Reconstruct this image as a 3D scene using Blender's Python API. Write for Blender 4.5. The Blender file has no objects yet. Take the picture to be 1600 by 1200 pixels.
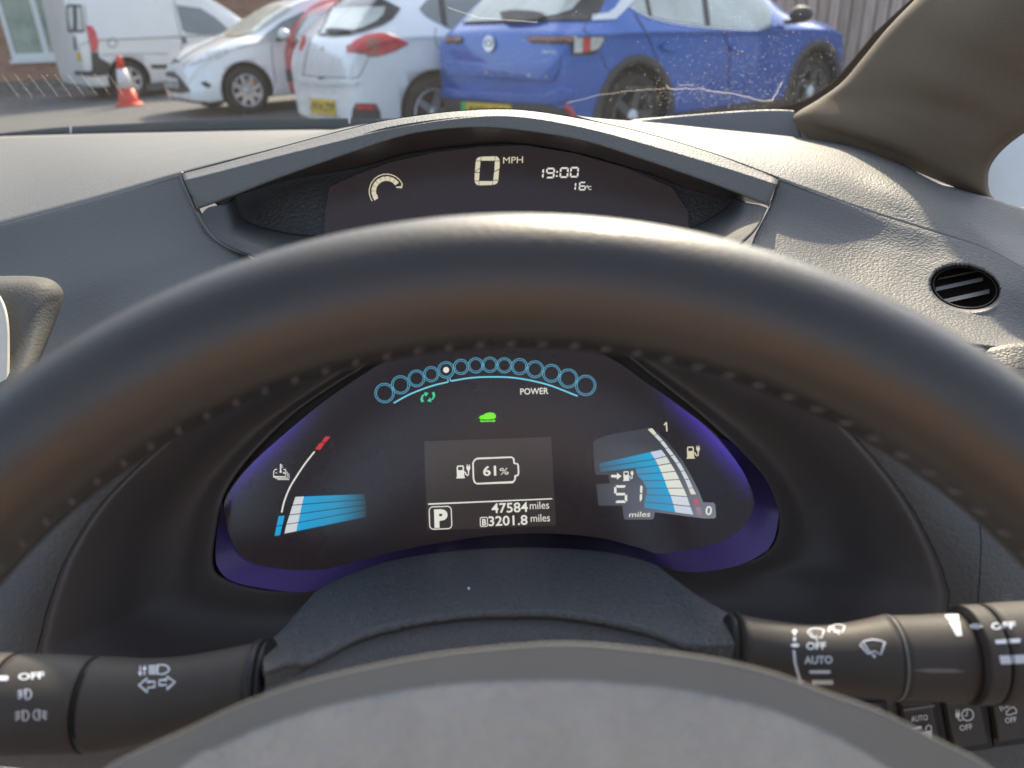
import bpy, bmesh, math, random
from math import sin, cos, tan, pi, radians, sqrt, atan2, floor
from mathutils import Vector, Matrix, geometry
from mathutils.bvhtree import BVHTree

random.seed(7)
SC = bpy.context.scene
COL = SC.collection

# ------------------------------------------------------------------ camera
PITCH, ROLL, FPX = radians(25.9), radians(2.04), 1190.0
CAM = Vector((0, 0, 1.15))
F = Vector((0, cos(PITCH), -sin(PITCH)))
_R0 = Vector((1, 0, 0)); _U0 = Vector((0, sin(PITCH), cos(PITCH)))
R = _R0 * cos(ROLL) - _U0 * sin(ROLL)
U = _R0 * sin(ROLL) + _U0 * cos(ROLL)
cam = bpy.data.cameras.new('camera')
cam.sensor_width = 36; cam.lens = 36 * FPX / 1600
cam.clip_start = 0.01; cam.clip_end = 500
cam.dof.use_dof = True; cam.dof.focus_distance = 0.43; cam.dof.aperture_fstop = 10.0
cam.dof.aperture_blades = 0
camo = bpy.data.objects.new('camera', cam)
COL.objects.link(camo)
m = Matrix.Identity(4)
for i in range(3):
    m[i][0], m[i][1], m[i][2], m[i][3] = R[i], U[i], -F[i], CAM[i]
camo.matrix_world = m
SC.camera = camo

# ------------------------------------------------------------------ light
EXPO = 1.2
SUN_EL, SUN_AZ = radians(37), radians(15)     # azimuth measured from +Y towards +X
w = bpy.data.worlds.new('World'); SC.world = w; w.use_nodes = True
nt = w.node_tree
sky = nt.nodes.new('ShaderNodeTexSky'); sky.sky_type = 'NISHITA'; sky.sun_disc = False
sky.sun_elevation = SUN_EL; sky.sun_rotation = SUN_AZ
sky.air_density = 1.0; sky.dust_density = 3.0; sky.ozone_density = 1.0
bg = nt.nodes['Background']; bg.inputs['Strength'].default_value = 0.15
hsv = nt.nodes.new('ShaderNodeHueSaturation'); hsv.inputs['Saturation'].default_value = 0.72
nt.links.new(sky.outputs[0], hsv.inputs['Color']); nt.links.new(hsv.outputs[0], bg.inputs[0])
sd = bpy.data.lights.new('sun', 'SUN'); sd.energy = 3.1; sd.angle = radians(1.0); sd.color = (1, 0.84, 0.62)
so = bpy.data.objects.new('sun', sd); COL.objects.link(so)
sdir = Vector((sin(SUN_AZ) * cos(SUN_EL), cos(SUN_AZ) * cos(SUN_EL), sin(SUN_EL)))
so.rotation_euler = sdir.to_track_quat('Z', 'Y').to_euler()
so.location = (0, 0, 8)
vs = SC.view_settings
SC.display_settings.display_device = 'sRGB'
vs.view_transform = 'Standard'; vs.look = 'None'; vs.gamma = 1; vs.use_curve_mapping = False
vs.exposure = EXPO
EX = 2 ** EXPO
SC.render.engine = 'CYCLES'
SC.cycles.max_bounces = 8; SC.cycles.transparent_max_bounces = 12
SC.cycles.use_denoising = True

# ------------------------------------------------------------------ projections
def ray(px, py):
    return F + R * ((px - 800) / FPX) + U * ((600 - py) / FPX)
def P(px, py, d):
    return CAM + ray(px, py) * d
def G(px, py, z):
    r = ray(px, py); return CAM + r * ((z - CAM.z) / r.z)
def pix(v):
    q = v - CAM; d = q.dot(F)
    return (800 + FPX * q.dot(R) / d, 600 - FPX * q.dot(U) / d, d)

# ------------------------------------------------------------------ materials
def srgb(r, g, b):
    f = lambda c: (c / 255 / 12.92) if c / 255 <= 0.04045 else ((c / 255 + 0.055) / 1.055) ** 2.4
    return (f(r), f(g), f(b))
def nn(t, typ, **kw):
    n = t.nodes.new(typ)
    for k, v in kw.items():
        if k in n.inputs.keys(): n.inputs[k].default_value = v
        else: setattr(n, k, v)
    return n
def mat(name, col, rough=0.5, metal=0.0, ior=1.5, coat=0.0, grain=None, mottle=None, bumpnoise=None, spec=0.5):
    """grain=(cells per metre, height m, strength); mottle=(scale, amount); bumpnoise=(scale, dist)"""
    M = bpy.data.materials.new(name); M.use_nodes = True
    t = M.node_tree; b = t.nodes['Principled BSDF']
    b.inputs['Base Color'].default_value = (*col, 1)
    b.inputs['Roughness'].default_value = rough
    b.inputs['Metallic'].default_value = metal
    b.inputs['IOR'].default_value = ior
    b.inputs['Coat Weight'].default_value = coat
    b.inputs['Coat Roughness'].default_value = 0.04
    b.inputs['Specular IOR Level'].default_value = spec
    tc = t.nodes.new('ShaderNodeTexCoord')
    if mottle:
        n = nn(t, 'ShaderNodeTexNoise'); n.inputs['Scale'].default_value = mottle[0]; n.inputs['Detail'].default_value = 6
        n.inputs['Roughness'].default_value = 0.65
        t.links.new(tc.outputs['Object'], n.inputs['Vector'])
        cr = t.nodes.new('ShaderNodeMapRange'); cr.inputs['From Min'].default_value = 0.3; cr.inputs['From Max'].default_value = 0.7
        cr.inputs['To Min'].default_value = 1 - mottle[1]; cr.inputs['To Max'].default_value = 1 + mottle[1]
        t.links.new(n.outputs['Fac'], cr.inputs['Value'])
        mx = t.nodes.new('ShaderNodeVectorMath'); mx.operation = 'SCALE'
        mx.inputs[0].default_value = col
        t.links.new(cr.outputs[0], mx.inputs['Scale'])
        t.links.new(mx.outputs[0], b.inputs['Base Color'])
        cr2 = t.nodes.new('ShaderNodeMapRange'); cr2.inputs['From Min'].default_value = 0.3; cr2.inputs['From Max'].default_value = 0.7
        cr2.inputs['To Min'].default_value = max(0.02, rough - 0.08); cr2.inputs['To Max'].default_value = min(1, rough + 0.08)
        t.links.new(n.outputs['Fac'], cr2.inputs['Value']); t.links.new(cr2.outputs[0], b.inputs['Roughness'])
    if grain:
        v = nn(t, 'ShaderNodeTexVoronoi'); v.feature = 'SMOOTH_F1'; v.inputs['Scale'].default_value = grain[0]
        v.inputs['Smoothness'].default_value = 0.35
        wn = nn(t, 'ShaderNodeTexNoise'); wn.inputs['Scale'].default_value = grain[0] * 0.6; wn.inputs['Detail'].default_value = 2
        va = t.nodes.new('ShaderNodeVectorMath'); va.operation = 'MULTIPLY_ADD'
        va.inputs[1].default_value = (1.2 / grain[0],) * 3
        t.links.new(tc.outputs['Object'], wn.inputs['Vector'])
        t.links.new(wn.outputs['Color'], va.inputs[0]); t.links.new(tc.outputs['Object'], va.inputs[2])
        t.links.new(va.outputs[0], v.inputs['Vector'])
        bp = t.nodes.new('ShaderNodeBump'); bp.inputs['Distance'].default_value = grain[1]; bp.inputs['Strength'].default_value = grain[2]
        bp.invert = True
        t.links.new(v.outputs['Distance'], bp.inputs['Height'])
        t.links.new(bp.outputs[0], b.inputs['Normal'])
    elif bumpnoise:
        n = nn(t, 'ShaderNodeTexNoise'); n.inputs['Scale'].default_value = bumpnoise[0]; n.inputs['Detail'].default_value = 5
        t.links.new(tc.outputs['Object'], n.inputs['Vector'])
        bp = t.nodes.new('ShaderNodeBump'); bp.inputs['Distance'].default_value = bumpnoise[1]; bp.inputs['Strength'].default_value = 1
        t.links.new(n.outputs['Fac'], bp.inputs['Height']); t.links.new(bp.outputs[0], b.inputs['Normal'])
    return M
def emat(name, col, strength=1.0, vcol=False):
    M = bpy.data.materials.new(name); M.use_nodes = True
    t = M.node_tree; b = t.nodes['Principled BSDF']
    b.inputs['Base Color'].default_value = (0.004, 0.004, 0.004, 1); b.inputs['Roughness'].default_value = 0.35
    b.inputs['Emission Color'].default_value = (*col, 1)
    b.inputs['Emission Strength'].default_value = strength / EX
    if vcol:
        a = t.nodes.new('ShaderNodeAttribute'); a.attribute_name = 'glow'
        t.links.new(a.outputs['Color'], b.inputs['Emission Color'])
    return M

M_DASH = mat('dash_pad', (0.138, 0.136, 0.130), 0.58, grain=(620, 0.0006, 0.6), mottle=(9, 0.06), spec=0.4)
M_DASHF = mat('dash_pad_fine', (0.140, 0.138, 0.132), 0.5, grain=(900, 0.0004, 0.5), mottle=(8, 0.06), spec=0.4)
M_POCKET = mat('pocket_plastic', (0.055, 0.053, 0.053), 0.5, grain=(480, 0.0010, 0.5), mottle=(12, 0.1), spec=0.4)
M_BINN = mat('binnacle_plastic', (0.115, 0.100, 0.092), 0.5, grain=(1500, 0.0002, 0.3), mottle=(14, 0.1), spec=0.35)
M_SHROUD = mat('shroud_plastic', (0.105, 0.105, 0.11), 0.45, bumpnoise=(700, 0.0013), mottle=(600, 0.35), spec=0.45)
M_FASCIA = mat('fascia_plastic', (0.09, 0.085, 0.08), 0.5, grain=(600, 0.0006, 0.5), spec=0.35)
M_BLACK = mat('black_gloss', (0.006, 0.005, 0.006), 0.16, mottle=(30, 0.1), spec=0.35)
M_BLACKM = mat('black_matt', (0.010, 0.010, 0.011), 0.6, mottle=(60, 0.2))
M_GAP = mat('seam_shadow_gap', (0.006, 0.006, 0.006), 0.9, mottle=(60, 0.2))
M_LEATHER = mat('rim_leather', (0.020, 0.0165, 0.014), 0.40, ior=1.5, grain=(900, 0.0002, 0.4), mottle=(25, 0.2), spec=0.65)
M_HUB = mat('airbag_vinyl', (0.33, 0.32, 0.285), 0.70, grain=(420, 0.0009, 0.7), mottle=(40, 0.14), spec=0.25)
M_HUBE = mat('airbag_edge', (0.165, 0.16, 0.138), 0.66, grain=(1000, 0.0002, 0.3), mottle=(14, 0.08), spec=0.4)
M_STITCH = mat('stitch_thread', (0.12, 0.105, 0.098), 0.7, mottle=(600, 0.2))
M_STALK = mat('stalk_plastic', (0.062, 0.054, 0.048), 0.58, mottle=(30, 0.12), grain=(1800, 0.00012, 0.3), spec=0.3)
M_STALKD = mat('stalk_joint', (0.018, 0.018, 0.019), 0.5, mottle=(60, 0.1))
M_PRINT = mat('white_print', (0.72, 0.75, 0.80), 0.5, mottle=(300, 0.05))
M_PRINTD = mat('grey_print', (0.7, 0.7, 0.68), 0.5, mottle=(300, 0.05))
M_PILLAR = mat('pillar_trim', (0.105, 0.077, 0.048), 0.75, grain=(1400, 0.0002, 0.5), mottle=(500, 0.12), spec=0.4)
M_TRIMG = mat('grey_trim', (0.16, 0.16, 0.165), 0.5, grain=(800, 0.0004, 0.4), mottle=(10, 0.06))
M_SILVER = mat('satin_silver', (0.6, 0.57, 0.49), 0.6, mottle=(30, 0.05))
M_POD = mat('pod_plastic', (0.115, 0.112, 0.103), 0.7, grain=(560, 0.0004, 0.5), mottle=(14, 0.06), spec=.2)
M_SCUTTLE = mat('scuttle_paint', (0.012, 0.019, 0.028), 0.8, mottle=(12, 0.12), spec=.0)
M_FRIT = mat('frit_black', (0.05, 0.032, 0.02), 0.6, mottle=(80, 0.2))  # black band given a brown base colour for the sunlit haze
M_VENTIN = mat('vent_dark', (0.10, 0.075, 0.06), 0.6, mottle=(60, 0.2))
M_SLAT = mat('vent_slat', (0.16, 0.155, 0.15), 0.4, mottle=(60, 0.1))

# ------------------------------------------------------------------ object helpers
LOCAL = set()
def root_of(o):
    while o.parent: o = o.parent
    return o
def mk(name, verts, faces, mat, parent=None, smooth=True, kind=None, face_cam=False, flat_angle=None):
    me = bpy.data.meshes.new(name)
    off = Vector((0, 0, 0))
    if parent is not None:
        r = root_of(parent)
        if r.name not in LOCAL: off = r.location.copy()
    me.from_pydata([tuple(Vector(v) - off) for v in verts], [], faces)
    if isinstance(mat, (list, tuple)):
        for mm in mat: me.materials.append(mm)
    elif mat: me.materials.append(mat)
    bm = bmesh.new(); bm.from_mesh(me)
    if face_cam:
        s = 0.0
        for f in bm.faces:
            f.normal_update()
            s += f.normal.dot(CAM - off - f.calc_center_median()) * f.calc_area()
        if s < 0: bmesh.ops.reverse_faces(bm, faces=bm.faces[:])
    bm.to_mesh(me); bm.free()
    if smooth:
        me.polygons.foreach_set('use_smooth', [True] * len(me.polygons))
    me.update()
    o = bpy.data.objects.new(name, me); COL.objects.link(o)
    if parent is not None: o.parent = parent
    if kind: o['kind'] = kind
    return o
def thing(name, loc, label, cat, rz=0.0, group=None, local=False):
    o = bpy.data.objects.new(name, None); COL.objects.link(o)
    o.location = loc; o.rotation_euler = (0, 0, rz); o.empty_display_size = 0.1
    o['label'] = label; o['category'] = cat
    if group: o['group'] = group
    if local: LOCAL.add(o.name)
    return o
def tag(o, label, cat, group=None):
    o['label'] = label; o['category'] = cat
    if group: o['group'] = group
    return o
def solid(o, th, bevel=0.0):
    md = o.modifiers.new('solid', 'SOLIDIFY'); md.thickness = th; md.offset = -1
    if bevel:
        b = o.modifiers.new('bevel', 'BEVEL'); b.width = bevel; b.segments = 3; b.limit_method = 'ANGLE'
        b.angle_limit = radians(50)
    return o
def cat_mull(p0, p1, p2, p3, t):
    t2, t3 = t * t, t * t * t
    return (p1 * 2 + (p2 - p0) * t + (p0 * 2 - p1 * 5 + p2 * 4 - p3) * t2 + (p1 * 3 - p0 - p2 * 3 + p3) * t3) * 0.5
def resample(pts, n, closed=False):
    m_ = len(pts); out = []
    for i in range(n):
        u = i / n * m_ if closed else i / (n - 1) * (m_ - 1)
        k = int(floor(u)); t = u - k
        if closed:
            g = lambda j: pts[j % m_]
        else:
            if k >= m_ - 1: k = m_ - 2; t = 1.0
            g = lambda j: (pts[j] if 0 <= j < m_ else (pts[0] * 2 - pts[1] if j < 0 else pts[-1] * 2 - pts[-2]))
        out.append(cat_mull(g(k - 1), g(k), g(k + 1), g(k + 2), t))
    return out
def bylen(pts, n, closed=False):
    """uniform arc length resample of a smooth curve"""
    d = resample(pts, max(len(pts) * 12, n * 3), closed)
    if closed: d = d + [d[0]]
    L = [0.0]
    for a, b in zip(d, d[1:]): L.append(L[-1] + (b - a).length)
    out = []; j = 0
    for i in range(n):
        s = L[-1] * (i / n if closed else i / (n - 1))
        while j < len(L) - 2 and L[j + 1] < s: j += 1
        t = (s - L[j]) / max(1e-9, L[j + 1] - L[j])
        out.append(d[j].lerp(d[j + 1], min(1, max(0, t))))
    return out
def lin(rows, nv):
    """rows of equal length -> smooth in the second direction"""
    n = len(rows[0]); cols = [resample([r[i] for r in rows], nv) for i in range(n)]
    return [[cols[i][j] for i in range(n)] for j in range(nv)]
def grid_faces(nr, nc, closed=False, base=0):
    f = []
    for j in range(nr - 1):
        for i in range(nc if closed else nc - 1):
            a = base + j * nc + i; b = base + j * nc + (i + 1) % nc
            f.append((a, b, b + nc, a + nc))
    return f
def loft(name, rows, mat_, parent, nu=60, nv=24, closed=False, th=0.002, arclen=False, kind=None):
    rr = [(bylen if arclen else resample)(r, nu, closed) for r in rows]
    g = lin(rr, nv) if nv > len(rows) else rr
    verts = [v for r in g for v in r]
    o = mk(name, verts, grid_faces(len(g), nu, closed), mat_, parent, face_cam=True, kind=kind)
    if th: solid(o, th)
    return o
def PX(lst, d=None):
    return [P(p[0], p[1], p[2] if len(p) > 2 else d) for p in lst]

class G2:
    """flat artwork in photo-pixel plane coordinates, later laid on a real surface"""
    def __init__(s): s.v = []; s.f = []
    def poly(s, pts):
        b = len(s.v); s.v += [tuple(p[:2]) for p in pts]
        if len(pts) <= 4: s.f.append(tuple(range(b, b + len(pts))))
        else:
            for t in geometry.tessellate_polygon([[Vector((p[0], p[1], 0)) for p in pts]]):
                s.f.append(tuple(b + i for i in t))
        return s
    def ribbon(s, pts, w_, closed=False):
        n = len(pts); b = len(s.v)
        for i in range(n):
            p = Vector(pts[i][:2])
            a = Vector(pts[(i - 1) % n][:2]) if (closed or i > 0) else p
            c = Vector(pts[(i + 1) % n][:2]) if (closed or i < n - 1) else p
            t = (c - a).normalized(); q = Vector((-t.y, t.x))
            t1 = (p - a).normalized() if (p - a).length > 0 else t
            k = max(0.55, abs(t1.dot(t)))
            ww = (w_(i / (n - 1)) if callable(w_) else w_) / 2 / k
            s.v += [tuple(p + q * ww), tuple(p - q * ww)]
        for i in range(n if closed else n - 1):
            j = (i + 1) % n
            s.f.append((b + 2 * i, b + 2 * j, b + 2 * j + 1, b + 2 * i + 1))
        return s
    def ring(s, cx, cy, r, w_, n=40):
        return s.ribbon([(cx + r * cos(2 * pi * i / n), cy + r * sin(2 * pi * i / n)) for i in range(n)], w_, True)
    def disc(s, cx, cy, r, ry=None, n=20):
        ry = ry or r
        return s.poly([(cx + r * cos(2 * pi * i / n), cy + ry * sin(2 * pi * i / n)) for i in range(n)])
    def rect(s, x0, y0, x1, y1): return s.poly([(x0, y0), (x1, y0), (x1, y1), (x0, y1)])
    def rrect(s, x0, y0, x1, y1, r, w_=None):
        pts = []
        for cx, cy, a0 in ((x1 - r, y0 + r, -90), (x1 - r, y1 - r, 0), (x0 + r, y1 - r, 90), (x0 + r, y0 + r, 180)):
            for k in range(5):
                a = radians(a0 + k * 22.5); pts.append((cx + r * cos(a), cy + r * sin(a)))
        return s.ribbon(pts, w_, True) if w_ else s.poly(pts)
    def text(s, txt, x, y, h, width=None, bold=0.0, shear=0.0):
        """x,y = left end of the base line, h = cap height"""
        c = bpy.data.curves.new('t', 'FONT'); c.body = txt; c.size = 1; c.offset = bold; c.resolution_u = 3
        o = bpy.data.objects.new('t', c); COL.objects.link(o)
        dg = bpy.context.evaluated_depsgraph_get()
        me = bpy.data.meshes.new_from_object(o.evaluated_get(dg))
        vs_ = [v.co.copy() for v in me.vertices]; fs = [tuple(p.vertices) for p in me.polygons]
        bpy.data.objects.remove(o); bpy.data.curves.remove(c); bpy.data.meshes.remove(me)
        x0 = min(v.x for v in vs_); x1 = max(v.x for v in vs_)
        k = h / 0.73; kx = (width / (x1 - x0)) if width else k
        b = len(s.v)
        for v in vs_: s.v.append((x + (v.x - x0) * kx + v.y * k * shear, y - v.y * k))
        s.f += [tuple(b + i for i in f) for f in fs]
        return s
    def seg(s, ch, x, y, w_, h, t, slant=0.06, gap=0.6):
        """seven segment digit, x,y = top left"""
        on = {'0': 'abcdef', '1': 'bc', '2': 'abged', '3': 'abgcd', '4': 'fgbc', '5': 'afgcd', '6': 'afgecd', '8': 'abcdefg', '9': 'abcfgd'}[ch]
        m_ = h / 2
        S = {'a': [(t * .4 + gap, 0), (w_ - t * .4 - gap, 0), (w_ - t - gap, t), (t + gap, t)],
             'd': [(t + gap, h - t), (w_ - t - gap, h - t), (w_ - t * .4 - gap, h), (t * .4 + gap, h)],
             'g': [(t * .7 + gap, m_ - t / 2), (w_ - t * .7 - gap, m_ - t / 2), (w_ - t * .7 - gap, m_ + t / 2), (t * .7 + gap, m_ + t / 2)],
             'f': [(0, t * .4 + gap), (t, t + gap), (t, m_ - t * .5 - gap), (0, m_ - gap)],
             'e': [(0, m_ + gap), (t, m_ + t * .5 + gap), (t, h - t - gap), (0, h - t * .4 - gap)],
             'b': [(w_, t * .4 + gap), (w_ - t, t + gap), (w_ - t, m_ - t * .5 - gap), (w_, m_ - gap)],
             'c': [(w_, m_ + gap), (w_ - t, m_ + t * .5 + gap), (w_ - t, h - t - gap), (w_, h - t * .4 - gap)]}
        for k in on: s.poly([(x + px_ + (h - py_) * slant, y + py_) for px_, py_ in S[k]])
        return s
    def rot(s, cx, cy, deg):
        a = radians(deg); c_, s_ = cos(a), sin(a)
        s.v = [(cx + (x - cx) * c_ - (y - cy) * s_, cy + (x - cx) * s_ + (y - cy) * c_) for x, y in s.v]; return s
    def refine(s, L=3.0):
        bm = bmesh.new(); vs_ = [bm.verts.new((x, y, 0)) for x, y in s.v]
        for f in s.f:
            try: bm.faces.new([vs_[i] for i in f])
            except ValueError: pass
        bmesh.ops.triangulate(bm, faces=bm.faces[:])
        for _ in range(9):
            es = [e for e in bm.edges if e.calc_length() > L]
            if not es: break
            bmesh.ops.subdivide_edges(bm, edges=es, cuts=1); bmesh.ops.triangulate(bm, faces=[f for f in bm.faces if len(f.verts) > 3])
        bm.verts.index_update()
        s.v = [(v.co.x, v.co.y) for v in bm.verts]; s.f = [tuple(v.index for v in f.verts) for f in bm.faces]; bm.free(); return s
    def put(s, name, mat_, parent, d=None, bvh=None, off=0.0002, plane=None, world2local=None, smooth=False):
        out = []
        if bvh is not None: s.refine(3.5)
        for x, y in s.v:
            if bvh is not None:
                r = ray(x, y).normalized()
                hit, nrm, _, _ = bvh.ray_cast(CAM, r)
                if hit is None:
                    q = CAM + r * (d or 1); hit, nrm, _, _ = bvh.find_nearest(q)
                if nrm.dot(r) > 0: nrm = -nrm
                out.append(hit + nrm * off)
            elif plane: out.append(plane(x, y))
            else: out.append(P(x, y, d))
        if world2local is not None: out = [world2local @ v for v in out]
        return mk(name, out, s.f, mat_, parent, smooth=smooth, face_cam=(world2local is None))

def bvh_of(*objs):
    dg = bpy.context.evaluated_depsgraph_get()
    V, T = [], []
    for o in objs:
        e = o.evaluated_get(dg); me = e.to_mesh(); b = len(V)
        mw = o.matrix_world if o.parent is None else root_of(o).matrix_basis @ o.matrix_basis
        V += [mw @ v.co for v in me.vertices]
        T += [tuple(b + i for i in p.vertices) for p in me.polygons]
        e.to_mesh_clear()
    return BVHTree.FromPolygons(V, T)
def lathe(name, prof, mat_, parent, origin, ax, up, n=40, cap=True):
    """prof = [(distance along ax, radius_up, radius_side)]"""
    ax = ax.normalized(); side = ax.cross(up).normalized(); up = side.cross(ax).normalized()
    V, Fc = [], []
    for s_, ru, rs in prof:
        for k in range(n):
            a = 2 * pi * k / n
            V.append(origin + ax * s_ + up * (ru * cos(a)) + side * (rs * sin(a)))
    Fc = grid_faces(len(prof), n, True)
    if cap:
        Fc.append(tuple(range(n - 1, -1, -1))); b = (len(prof) - 1) * n; Fc.append(tuple(range(b, b + n)))
    o = mk(name, V, Fc, mat_, parent)
    bm = bmesh.new(); bm.from_mesh(o.data); bmesh.ops.recalc_face_normals(bm, faces=bm.faces[:]); bm.to_mesh(o.data); bm.free()
    o.data.polygons.foreach_set('use_smooth', [len(p.vertices) == 4 for p in o.data.polygons])
    return o
def box_vf(x0, y0, z0, x1, y1, z1):
    v = [(x0, y0, z0), (x1, y0, z0), (x1, y1, z0), (x0, y1, z0), (x0, y0, z1), (x1, y0, z1), (x1, y1, z1), (x0, y1, z1)]
    f = [(0, 3, 2, 1), (4, 5, 6, 7), (0, 1, 5, 4), (1, 2, 6, 5), (2, 3, 7, 6), (3, 0, 4, 7)]
    return v, f
def box(name, a, b, mat_, parent=None, bevel=0.0, kind=None):
    v, f = box_vf(*a, *b); o = mk(name, v, f, mat_, parent, smooth=False, kind=kind)
    if bevel:
        md = o.modifiers.new('bevel', 'BEVEL'); md.width = bevel; md.segments = 2
    return o
# =================================================================== OUTSIDE: GROUND, WALLS, FENCE
def asphalt():
    M = mat('asphalt', (0.115, 0.117, 0.12), 0.85, mottle=(1.1, 0.16), spec=.3)
    t = M.node_tree; b = t.nodes['Principled BSDF']
    tc = [n for n in t.nodes if n.type == 'TEX_COORD'][0]
    n = nn(t, 'ShaderNodeTexNoise'); n.inputs['Scale'].default_value = 60; n.inputs['Detail'].default_value = 4
    t.links.new(tc.outputs['Object'], n.inputs['Vector'])
    bp = t.nodes.new('ShaderNodeBump'); bp.inputs['Distance'].default_value = .02; bp.inputs['Strength'].default_value = .6
    t.links.new(n.outputs['Fac'], bp.inputs['Height']); t.links.new(bp.outputs[0], b.inputs['Normal'])
    return M
M_ASPH = asphalt()
mk('ground', [(-120, -60, 0), (120, -60, 0), (120, 160, 0), (-120, 160, 0)], [(0, 1, 2, 3)], M_ASPH, smooth=False, kind='structure')
M_LINE = mat('line_paint', (.55, .55, .53), .7, mottle=(9, .3))
def gline(name, a, b, w_):
    a, b = Vector(a), Vector(b); d = (b - a).normalized(); n_ = Vector((-d.y, d.x, 0)) * w_ / 2; z = Vector((0, 0, .004))
    mk(name, [a + n_ + z, b + n_ + z, b - n_ + z, a - n_ + z], [(0, 1, 2, 3)], M_LINE, smooth=False, kind='structure')
gA = G(-60, 141, 0); gB = G(150, 137, 0)
gline('painted_line', (gA.x, gA.y, 0), (gB.x, gB.y, 0), .09)

# brick house with white framed window
hd = Vector((cos(radians(8)), sin(radians(8)), 0)); hn = Vector((sin(radians(8)), -cos(radians(8)), 0))
H0 = G(0, 134, 0); H0.z = 0
hv = lambda s, z, o=0.0: H0 + hd * s + hn * o + Vector((0, 0, z))
def brick_mat():
    M = mat('brick', (.3, .14, .09), .85, mottle=(.8, .1))
    t = M.node_tree; b = t.nodes['Principled BSDF']; tc = [n for n in t.nodes if n.type == 'TEX_COORD'][0]
    mp = nn(t, 'ShaderNodeMapping'); mp.inputs['Rotation'].default_value = (radians(90), 0, 0)
    bt = nn(t, 'ShaderNodeTexBrick'); bt.inputs['Scale'].default_value = 1; bt.inputs['Brick Width'].default_value = .225; bt.inputs['Row Height'].default_value = .075
    bt.inputs['Mortar Size'].default_value = .006; bt.inputs['Color1'].default_value = (.36, .16, .10, 1); bt.inputs['Color2'].default_value = (.46, .24, .15, 1); bt.inputs['Mortar'].default_value = (.42, .36, .30, 1)
    t.links.new(tc.outputs['Object'], mp.inputs[0]); t.links.new(mp.outputs[0], bt.inputs['Vector'])
    t.links.new(bt.outputs['Color'], b.inputs['Base Color'])
    bp = nn(t, 'ShaderNodeBump'); bp.inputs['Distance'].default_value = .01; t.links.new(bt.outputs['Fac'], bp.inputs['Height']); bp.invert = True
    t.links.new(bp.outputs[0], b.inputs['Normal'])
    return M
M_BRICK = brick_mat()
M_UPVC = mat('white_window_frame', (.80, .80, .78), .35, mottle=(4, .05))
M_WGL = mat('house_glass', (.40, .46, .38), .08, ior=1.6, mottle=(1.2, .35))
hs_ = thing('brick_house', H0, 'red brick house wall with a white framed window behind the white van', 'house', rz=radians(8), local=True)
# wall in local coordinates: x along the wall, y away from the viewer
S0, S1 = .45, 2.75; Z0, Z1 = .58, 1.95
def wallpiece(n_, x0, z0, x1, z1): return box(n_, (x0, 0, z0), (x1, .3, z1), M_BRICK, hs_)
wl = None
vb, fb = [], []
for (x0, z0, x1, z1) in ((-14, 0, S0, 5.4), (S1, 0, 9.5, 5.4), (S0, 0, S1, Z0), (S0, Z1, S1, 5.4)):
    v, f = box_vf(x0, 0, z0, x1, .3, z1); n_ = len(vb); vb += v; fb += [tuple(i + n_ for i in q) for q in f]
mk('wall', vb, fb, M_BRICK, hs_, smooth=False)
wf = None
fv, ff = [], []
def addb(a, b):
    v, f = box_vf(*a, *b); n_ = len(fv); fv.extend(v); ff.extend([tuple(i + n_ for i in q) for q in f])
fw = .10
addb((S0, -.02, Z0 - .03), (S1, .10, Z0 + fw)); addb((S0, -.02, Z1 - fw), (S1, .10, Z1))
addb((S0, -.02, Z0 + fw), (S0 + fw, .10, Z1 - fw)); addb((S1 - fw, -.02, Z0 + fw), (S1, .10, Z1 - fw))
xs = [S0, S0 + .79, S0 + 1.53, S1]
for x in xs[1:3]: addb((x - .06, -.02, Z0 + fw), (x + .06, .10, Z1 - fw))
wf = mk('window_frame', fv, ff, M_UPVC, hs_, smooth=False)
box('window_sill', (S0 - .05, -.08, Z0 - .11), (S1 + .05, .0, Z0 - .035), M_UPVC, hs_)
for i in range(3): box('pane', (xs[i] + .04, .05, Z0 + fw - .01), (xs[i + 1] - .04, .07, Z1 - fw + .01), M_WGL, wf)
# pavement and mossy edge in front of the wall
M_PAVE = mat('pavement_slab', (.17, .165, .15), .9, mottle=(2.5, .2))
M_MOSS = mat('mossy_edge', (.10, .095, .05), .95, mottle=(6, .45))
def slab(name, o0, o1, z, m_, s0=-14, s1=14):
    q = [hv(s0, 0, o0), hv(s1, 0, o0), hv(s1, 0, o1), hv(s0, 0, o1)]
    V = [Vector((p.x, p.y, -.02)) for p in q] + [Vector((p.x, p.y, z)) for p in q]
    mk(name, V, [(0, 3, 2, 1), (4, 5, 6, 7), (0, 1, 5, 4), (1, 2, 6, 5), (2, 3, 7, 6), (3, 0, 4, 7)], m_, smooth=False, kind='structure')
slab('verge', .0, .75, .09, M_MOSS)
slab('kerb', .752, .90, .12, M_PAVE)

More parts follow.
